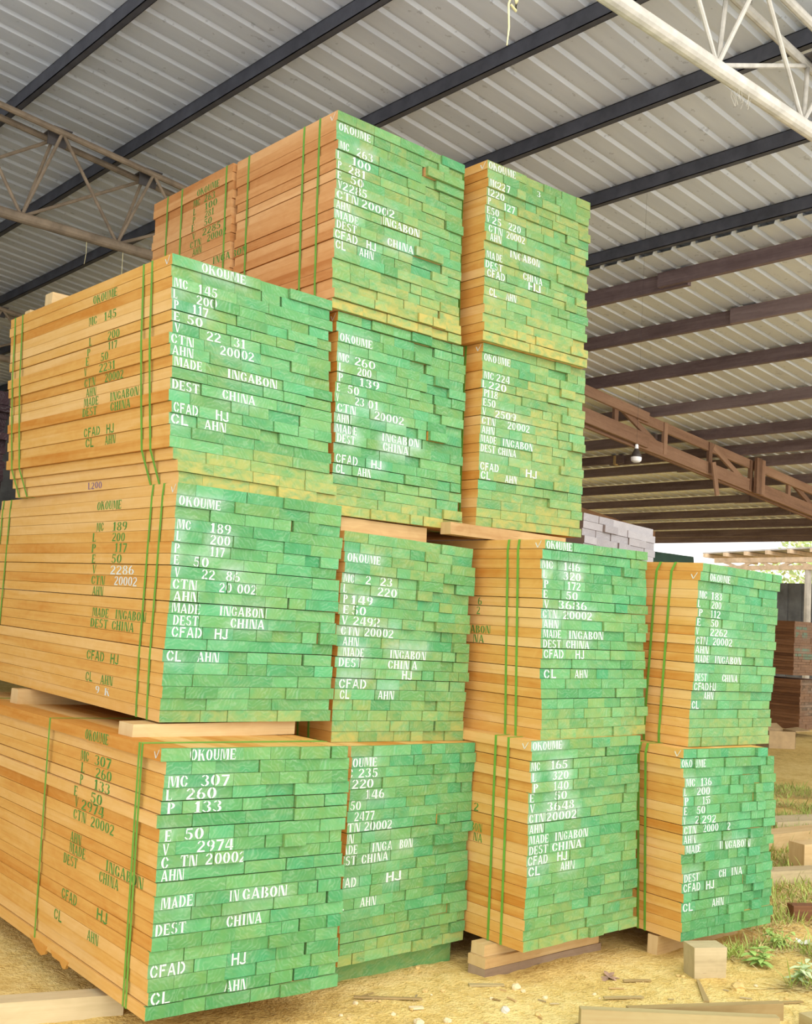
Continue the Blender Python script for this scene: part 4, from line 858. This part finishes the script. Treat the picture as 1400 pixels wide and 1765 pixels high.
def block(name, mat, label, cat, foot, z0, z1, tone=.4, group=None, top=None, colset=None):
    """timber given by its footprint corners (any quadrilateral) and height"""
    top = top or foot
    cx = sum(p[0] for p in foot) / 4; cy = sum(p[1] for p in foot) / 4
    mb = MB(); q = [(x - cx, y - cy, 0) for x, y in foot] + [(x - cx, y - cy, z1 - z0) for x, y in top]
    mb.hexa(q, 0, (tone, .2, 0, .5))
    o = mb.build(name, M[mat]); o.location = (cx, cy, z0)
    bv = o.modifiers.new('worn_edges', 'BEVEL'); bv.width = .004; bv.segments = 2
    return tag(o, label, cat, group)
def dirbox(ax, ay, bx, by, wd):
    d = Vector((bx - ax, by - ay)).normalized(); n = Vector((-d.y, d.x)) * wd
    return [(ax, ay), (bx, by), (bx + n.x, by + n.y), (ax + n.x, ay + n.y)]
block('timber_block', 'weathered', 'grey weathered square timber block on the ground in front of the MC 136 pack', 'timber block',
      [(5.339, 3.51), (5.513, 3.424), (5.566, 3.53), (5.392, 3.617)], -.06, .118, .5, None, [(5.332, 3.512), (5.510, 3.420), (5.574, 3.533), (5.392, 3.625)])
block('loose_plank', 'plank', 'clean pale plank on edge lying nearest the camera at the bottom right', 'plank', dirbox(4.179, 3.356, 4.930, 2.766, .05), -.06, .05, .1, 'loose planks in the foreground')
block('loose_plank', 'plank', 'greyish pale plank lying behind the nearest plank at the bottom right', 'plank', dirbox(4.43, 3.262, 5.184, 2.890, .045), -.06, .035, .75, 'loose planks in the foreground')
block('loose_plank', 'plank', 'pale board corner poking in at the bottom right edge of the photo', 'plank', dirbox(5.16, 2.70, 5.55, 2.58, .12), -.06, .012, .0, 'loose planks in the foreground')
block('loose_timber', 'weathered', 'weathered timber running in from the left edge under the MC 307 pack', 'timber', dirbox(1.72, 4.742, 2.415, 4.505, .10), -.01, .092, .25)
GO = 'old timbers heaped in the weeds'
block('old_timber', 'bearer', 'upper brown timber lying in the weeds right of the MC 136 pack', 'timber', dirbox(8.55, 5.25, 10.6, 5.05, .2), -.05, .10, .2, GO)
block('old_timber', 'bearer', 'short-ended brown timber lying across the weeds heap at the right edge', 'timber', dirbox(8.55, 4.62, 10.1, 4.30, .16), -.05, .17, .1, GO)
block('old_timber', 'weathered', 'greyish timber under the brown ones in the weeds', 'timber', dirbox(7.75, 4.5, 9.2, 4.05, .14), -.06, .06, .5, GO)
block('old_timber', 'brown_side', 'small dark brown offcut in the dry grass at the right edge', 'timber', dirbox(7.02, 3.86, 7.28, 3.70, .09), -.05, .05, .6, GO)
block('old_timber', 'weathered', 'flat grey board at the back of the weeds heap', 'timber', dirbox(10.1, 5.75, 11.4, 5.45, .3), -.05, .03, .2, GO)

# ------------------------------------------------------------------ hanging bulb and rope
e = thing('light_bulb', (8.06, 6.11, 3.39), 'white light bulb hanging under the lower roof right of the MC 224 pack', 'light bulb')
mb = MB(); mb.lathe((0, 0, 0), [(0, 0), (.030, .003), (.046, .014), (.05, .035), (.049, .05)], 20); mb.build('diffuser', M['bulb_white'], e, True)
mb = MB(); mb.lathe((0, 0, 0), [(.049, .05), (.044, .075), (.032, .10), (.022, .12), (.018, .13)], 20); mb.build('housing', M['bulb_dark'], e, True)
mb = MB(); mb.lathe((0, 0, 0), [(.018, .13), (.016, .165), (.010, .172), (0, .174)], 16); mb.build('socket', M['bulb_white'], e, True)
mb = MB(); mb.tube([(0, 0, .17), (.004, .002, .9), (0, 0, zroof(4.95, 8.06) - 3.39)], .0008, 5); mb.build('wire', M['wire'], e)
mb = MB()
zt = zroof(4.95, 3.7) - 4.767
mb.tube([(0, 0, 0), (.008, 0, .10), (-.004, 0, .22), (.012, 0, .27), (.02, 0, .36), (.025, .005, .6), (.03, 0, zt)], [.003, .005, .005, .006, .005, .006, .006], 8)
mb.tube([(.012, 0, .225), (.045, -.004, .205), (.052, 0, .26), (.045, .002, .40), (.03, 0, .6), (.03, 0, zt)], [.006, .009, .010, .007, .010, .008], 8)
o = mb.build('hanging_rope', M['rope'], None, True); o.location = (3.706, 3.724, 4.767)
tag(o, 'knotted pale yellow rope hanging from the roof at the top centre', 'rope')
for i, (x, y, z, l, lab) in enumerate(((6.02, 3.535, 5.15, .22, 'cobweb tuft under the cream truss pipe in the top right'),)):
    mb = MB(); r = random.Random(3)
    for k in range(14):
        a = r.uniform(-.10, .10); b = r.uniform(-.03, .03); d = r.uniform(.02, .09)
        mb.tube([(a, b, 0), (a * .8 + r.uniform(-.02, .02), b, -d * .5), (a * .6 + r.uniform(-.02, .02), b, -d)], .0012, 4)
    o = mb.build('cobweb', M['cobweb']); o.location = (x - .45, y, z + .0); tag(o, lab, 'cobweb')
for k, (x, l) in enumerate(((4.05, .22), (4.42, .42))):
    mb = MB(); mb.tube([(0, 0, 0), (.006, 0, -l * .5), (-.004, 0, -l)], .0025, 5)
    o = mb.build('hanging_string', M['rope']); o.location = (x, 9.5, 5.155)
    tag(o, ['short string hanging from the dusty truss pipe', 'longer string hanging from the dusty truss pipe next to the highest pack'][k], 'string', 'strings on the dusty truss')

# ------------------------------------------------------------------ yard beyond the eave
def tarp():
    mb = MB(); r = random.Random(8)
    x0, x1, y0, y1 = 10.2, 12.34, 8.2, 10.2; zt = 2.86
    nx_, ny_ = 14, 14
    def P(i, j):
        u, v = i / nx_ * 1.6 - .3, j / ny_ * 1.6 - .3
        cu, cv = min(1, max(0, u)), min(1, max(0, v))
        drop = max(abs(u - cu), abs(v - cv)) / .3
        fold = .03 * math.sin(u * 31 + v * 27) * drop
        x = x0 + cu * (x1 - x0) + (u - cu) * .12 + fold; y = y0 + cv * (y1 - y0) + (v - cv) * .12 + fold
        z = zt - drop * 2.84 + .012 * noise.noise(Vector((u * 6, v * 6, 1))) * (1 - drop)
        return (x, y, z)
    for i in range(nx_):
        for j in range(ny_): mb.face([P(i, j), P(i + 1, j), P(i + 1, j + 1), P(i, j + 1)])
    return tag(mb.build('tarpaulin', M['tarp'], None, True, True), 'dark green tarpaulin over a stack behind the MC 183 pack', 'tarpaulin')
tarp()
# cardboard box with open flaps
e = thing('cardboard_box', (17.7, 10.15, -.05), 'torn open cardboard box on the ground before the brown packs', 'box', None, -.5)
mb = MB()
mb.box(-.26, .26, -.2, -.19, 0, .3); mb.box(-.26, .26, .19, .2, 0, .3); mb.box(-.26, -.25, -.2, .2, 0, .3); mb.box(.25, .26, -.2, .2, 0, .3); mb.box(-.25, .25, -.19, .19, 0, .01)
mb.build('body', M['card'], e)
for pts in ([(-.26, -.2, .3), (-.26, .2, .3), (-.52, .22, .44), (-.52, -.18, .44)], [(.26, -.2, .3), (.26, .2, .3), (.55, .2, .34), (.55, -.2, .32)], [(-.26, .2, .3), (.26, .2, .3), (.25, .40, .38), (-.25, .40, .36)]):
    mb = MB(); mb.hexa(pts[:4] + [(p[0], p[1], p[2] + .012) for p in pts]); mb.build('flap', M['card'], e)
# neighbouring open shed
e = thing('open_shed', (25.5, 15.0, -.05), 'open timber shed with a low sheet roof beyond the eave at the right', 'shed')
Y0, Y1 = -3.2, 2.0
def zz(y, a, b): return a + (b - a) * (2.0 - y) / 3.2 * 1.0
mb = MB()
q = [(0, 1.96, 4.10), (0, -3.4, 4.32), (2.6, -3.4, 4.32), (2.6, 1.96, 4.10)]
mb.hexa(q + [(a, b, c + .04) for a, b, c in q]); mb.build('roof_sheet', M['shed_roof'], e)
for i in range(9):
    y = 1.8 - i * .62; mb = MB(); z = 4.10 + (1.96 - y) / 5.36 * .22 - .06
    mb.bar((-.16, y, z), (2.5, y, z), .08, .10); mb.build('rafter', M['shed_wood'], e)
for dz, hh in ((3.92, .13), (3.72, .12)):
    mb = MB(); mb.bar((.05, 1.6, dz), (.05, -3.4, dz + .05), .08, hh); mb.build('girder', M['shed_wood'], e)
for i in range(9):
    y = 1.4 - i * .55; mb = MB(); a, b = (3.74, 3.92) if i % 2 else (3.92, 3.74)
    mb.bar((.05, y, a), (.05, y - .5, b), .06, .07); mb.build('girder_web', M['shed_wood'], e)
for y in (-1.09, 1.75, -3.3):
    mb = MB(); mb.tube([(.1, y, 0), (.1, y, 3.7)], .085, 10); mb.build('post', M['concrete'], e, True)
mb = MB()
for i in range(24):
    y0 = 1.2 - i * .2; mb.box(1.4 + .02 * (i % 2), 1.43 + .02 * (i % 2), y0 - .2, y0, .3, 3.42)
mb.build('wall_sheet', M['shed_wall'], e)
# trees behind
def tree(x, y, hgt, cr, label, seed):
    r = random.Random(seed)
    e = thing('tree', (x, y, -.05), label, 'tree', 'trees behind the yard')
    mb = MB(); mb.tube([(0, 0, 0), (.1, .05, hgt * .35), (-.05, .1, hgt * .6), (.05, 0, hgt * .85)], [.22, .17, .12, .05], 8)
    for k in range(16):
        a = r.uniform(0, 6.28); z0 = hgt * r.uniform(.15, .7); l = cr * r.uniform(.6, 1.1)
        p = [(0, 0, z0), (math.cos(a) * l * .5, math.sin(a) * l * .5, z0 + l * .30), (math.cos(a) * l, math.sin(a) * l, z0 + l * r.uniform(.2, .7))]
        mb.tube(p, [.05, .035, .012], 6)
    mb.build('trunk', M['bark'], e, True)
    mb = MB()
    for k in range(5200):
        a, b, q = r.uniform(0, 6.28), r.uniform(-1, 1), r.random() ** .4
        rr = cr * q * math.sqrt(1 - b * b)
        c = Vector((rr * math.cos(a), rr * math.sin(a), hgt * .52 + b * q * hgt * .45))
        if noise.noise(c * .9 + Vector((seed, 0, 0))) < -.08: continue
        d = Vector((r.gauss(0, 1), r.gauss(0, 1), r.gauss(0, .6))).normalized(); u = d.orthogonal().normalized(); s = r.uniform(.06, .15)
        v = d.cross(u)
        mb.face([tuple(c - u * s), tuple(c + v * s * .5), tuple(c + u * s), tuple(c - v * s * .5)])
    o = mb.build('foliage', M['foliage'], e); o['kind'] = 'stuff'
tree(33.0, 17.4, 7.6, 2.3, 'pale-branched leafy tree above the shed roof at the right edge', 3)
tree(41.0, 20.2, 7.6, 2.6, 'farthest leafy tree above the shed roof at the right edge', 5)

# ------------------------------------------------------------------ clods, chips, weeds
def clod(x, y, s, label, mat='stone', seed=0, group='clods and stones on the bare ground'):
    r = random.Random(seed); mb = MB(); off = Vector((seed * 3.1, 0, 0))
    nu, nv = 9, 6
    def P(i, j):
        a, b = 2 * math.pi * i / nu, math.pi * j / nv
        d = Vector((math.sin(b) * math.cos(a), math.sin(b) * math.sin(a), math.cos(b)))
        k = 1 + .35 * noise.noise(d * 1.6 + off)
        return (d.x * s * k, d.y * s * k * .85, d.z * s * k * .62)
    for i in range(nu):
        for j in range(nv):
            q = [P(i, j), P(i, j + 1), P(i + 1, j + 1), P(i + 1, j)]
            if j == 0: q = q[:1] + q[1:3]
            if j == nv - 1: q = [q[0], q[1], q[3]]
            mb.face(q)
    o = mb.build('clod', M[mat], None, False, True); o.location = (x, y, ground(x, y) + s * .3); o.rotation_euler.z = r.uniform(0, 6)
    return tag(o, label, 'clod of earth', group)
clod(5.40, 3.28, .042, 'large round clod of earth just right of the stick, before the weathered block', 'stone', 2)
clod(3.58, 3.83, .028, 'pale angular clod near the bottom edge below the MC 235 pack', 'stone_pale', 3)
clod(4.05, 3.72, .026, 'reddish-grey stone near the bottom edge between the two bare wood chips', 'bark', 4)
clod(4.35, 3.93, .030, 'clod of earth beside the bearer ends of the MC 165 pack', 'stone_pale', 5)
clod(4.10, 4.42, .018, 'small brown clod beside the green-painted bearer', 'stone', 6)
clod(3.72, 3.78, .022, 'small pale clod standing at the bottom edge of the photo', 'stone_pale', 7)
rr = random.Random(77)
k = 0
while k < 46:
    x, y = rr.uniform(3.2, 5.6), rr.uniform(2.9, 4.2)
    # keep to the bare strip in front of the stacks
    if y > 4.9 - .28 * x + .35 or x + y * .9 < 6.2: continue
    s = rr.uniform(.006, .017)
    clod(x, y, s, 'small ochre clod scattered on the bare ground before the stacks', rr.choice(['stone', 'stone', 'stone_pale']), 100 + k, 'small ochre clods on the bare ground'); k += 1
def chip(x, y, l, w, a, label, mat='plank', t=.008, group='wood chips on the bare ground'):
    mb = MB(); r = random.Random(int(x * 1000)); q = []
    h = [(-l / 2, -w / 2), (l / 2, -w * r.uniform(.2, .5)), (l / 2 * r.uniform(.9, 1), w * r.uniform(.2, .5)), (-l / 2, w / 2)]
    mb.hexa([(p[0], p[1], 0) for p in h] + [(p[0], p[1], t) for p in h], 0, (r.random(), 0, 0, .5))
    o = mb.build('wood_chip', M[mat]); o.location = (x, y, ground(x, y) + .003); o.rotation_euler = (r.uniform(-.05, .05), 0, a)
    return tag(o, label, 'wood chip', group)
chip(3.66, 4.145, .34, .020, -.62, 'long thin wood splinter on the ground below the MC 235 pack')
chip(4.235, 4.03, .19, .034, -.55, 'short pale wood slat on the ground left of the bearer stack')
chip(5.19, 3.365, .34, .030, .72, 'thin pale stick pointing from the weathered block to the planks')
chip(3.70, 3.98, .07, .03, -.4, 'small white wood chip above the long splinter', 'stone_pale')
chip(4.72, 3.52, .22, .02, -.5, 'thin splinter left of the foreground planks')
chip(5.02, 3.66, .16, .018, -.5, 'thin pale splinter beside the dead leaf')
chip(5.42, 3.02, .22, .024, -.45, 'brown splinter right of the plank ends')
rr = random.Random(91)
for k in range(22):
    x = rr.uniform(3.4, 5.5); y = 4.35 - .33 * (x - 3.4) - rr.uniform(.0, .7)
    chip(x, y, rr.uniform(.03, .09), rr.uniform(.006, .014), rr.uniform(0, 6), 'small wood shaving scattered on the bare ground', rr.choice(['plank', 'weathered', 'bearer']), .004, 'small shavings on the bare ground')
def leaf_pts(base, d, l, w, up, bend):
    d = Vector(d).normalized(); s = d.cross(Vector((0, 0, 1))).normalized(); out = []
    for t, ww in ((0, .15), (.35, 1), (.7, .75), (1, .05)):
        c = Vector(base) + d * l * t + Vector((0, 0, up * t - bend * t * t))
        out.append((c - s * w * ww / 2, c + s * w * ww / 2))
    return out
def leaf(mb, base, d, l, w, up, bend, mat=0):
    q = leaf_pts(base, d, l, w, up, bend)
    for a, b in zip(q, q[1:]): mb.face([tuple(a[0]), tuple(a[1]), tuple(b[1]), tuple(b[0])], mat)
mb = MB(); r = random.Random(4)
for k in range(9): leaf(mb, (0, 0, .008), (math.cos(k * 2.4), math.sin(k * 2.4), 0), r.uniform(.05, .10), .03, r.uniform(.0, .03), .02)
o = mb.build('dead_leaf', M['dead_leaf']); o.location = (4.93, 3.78, ground(4.93, 3.78)); tag(o, 'shrivelled brown leaf cluster on the ground left of the weathered block', 'dead leaf')
def weed(x, y, hgt, n, label, mat, lw=.035, seed=1):
    r = random.Random(seed); e = thing('weed', (x, y, ground(x, y)), label, 'weed', 'leafy weeds at the right edge')
    st, lf = MB(), MB()
    for k in range(n):
        a = r.uniform(0, 6.28); l = hgt * r.uniform(.6, 1.1)
        tip = (math.cos(a) * l * .5, math.sin(a) * l * .5, l * .75)
        st.tube([(0, 0, 0), (tip[0] * .4, tip[1] * .4, tip[2] * .6), tip], [.003, .0025, .0015], 5)
        for m in range(6):
            t = .3 + .7 * m / 5; b = r.uniform(0, 6.28)
            leaf(lf, (tip[0] * t * (.4 + .6 * t), tip[1] * t * (.4 + .6 * t), tip[2] * t), (math.cos(b), math.sin(b), 0), lw * r.uniform(1.4, 2.6), lw * r.uniform(.7, 1.1), .02, .03)
    st.build('stem', M['grass'], e); lf.build('leaves', M[mat], e)
weed(5.80, 3.16, .16, 7, 'pale-leaved weed at the right edge near the planks', 'leaf_pale', .034, 2)
weed(5.90, 3.46, .13, 5, 'broad-leaved green weed right of the weathered block', 'leaf_green', .042, 3)
weed(6.35, 3.58, .15, 9, 'bushy weed at the foot of the MC 136 pack', 'leaf_green', .026, 4)
weed(6.05, 3.02, .18, 6, 'green weed lowest at the right edge of the photo', 'leaf_pale', .034, 6)
def in_pack(x, y): return 5.42 < x < 6.52 and y > 3.70 and y < 5.8
mb = MB(); r = random.Random(12); cnt = 0
while cnt < 30000:
    x = 5.62 + 8 * r.random() ** 1.5
    y = 3.13 + .525 * (x - 5.75) + r.uniform(-.7, 1.3)
    if in_pack(x, y) or (6.6 < x < 7.8 and y > 5.4): continue
    if x < 5.66 + .10 * math.sin(y * 9): continue
    if noise.noise(Vector((x * 1.3, y * 1.3, 5))) < -.15: continue
    hh = r.uniform(.03, .12) * (1 if r.random() < .9 else 1.8)
    a = r.uniform(0, 6.28); green = r.random() < (.30 + .25 * (noise.noise(Vector((x * 2, y * 2, 9))) > .1))
    lean = r.uniform(.2, .9) if green else r.uniform(.8, 2.4)
    leaf(mb, (x, y, ground(x, y) - .003), (math.cos(a), math.sin(a), 0), hh * lean, r.uniform(.004, .010), hh * (1 if green else r.uniform(.1, .45)), hh * r.uniform(.1, .5) * (1 if green else .25), 0 if green else 1)
    cnt += 1
g = mb.build('weed_grass', [M['grass'], M['straw']]); g['kind'] = 'stuff'; tag(g, 'tangle of dry straw and green grass right of the stacks', 'grass')
mb = MB(); r = random.Random(13)
for k in range(1600):
    x = r.uniform(2.9, 5.6); y = 4.5 - .36 * (x - 3.0) - r.uniform(0, 1.4)
    a = r.uniform(0, 6.28); l = r.uniform(.012, .05)
    leaf(mb, (x, y, ground(x, y) + .003), (math.cos(a), math.sin(a), 0), l, .003, r.uniform(0, .006), 0)
g = mb.build('straw_litter', M['straw']); g['kind'] = 'stuff'; tag(g, 'fine straw litter strewn over the bare ground', 'straw')
mb = MB()
for k in range(5): leaf(mb, (0, 0, .01), (math.cos(k * 1.3), math.sin(k * 1.3), 0), .07, .04, .05, .02)
o = mb.build('plastic_scrap', M['plastic']); o.location = (6.50, 3.50, ground(6.5, 3.5)); tag(o, 'small white plastic scrap in the dry grass at the right edge', 'plastic scrap')
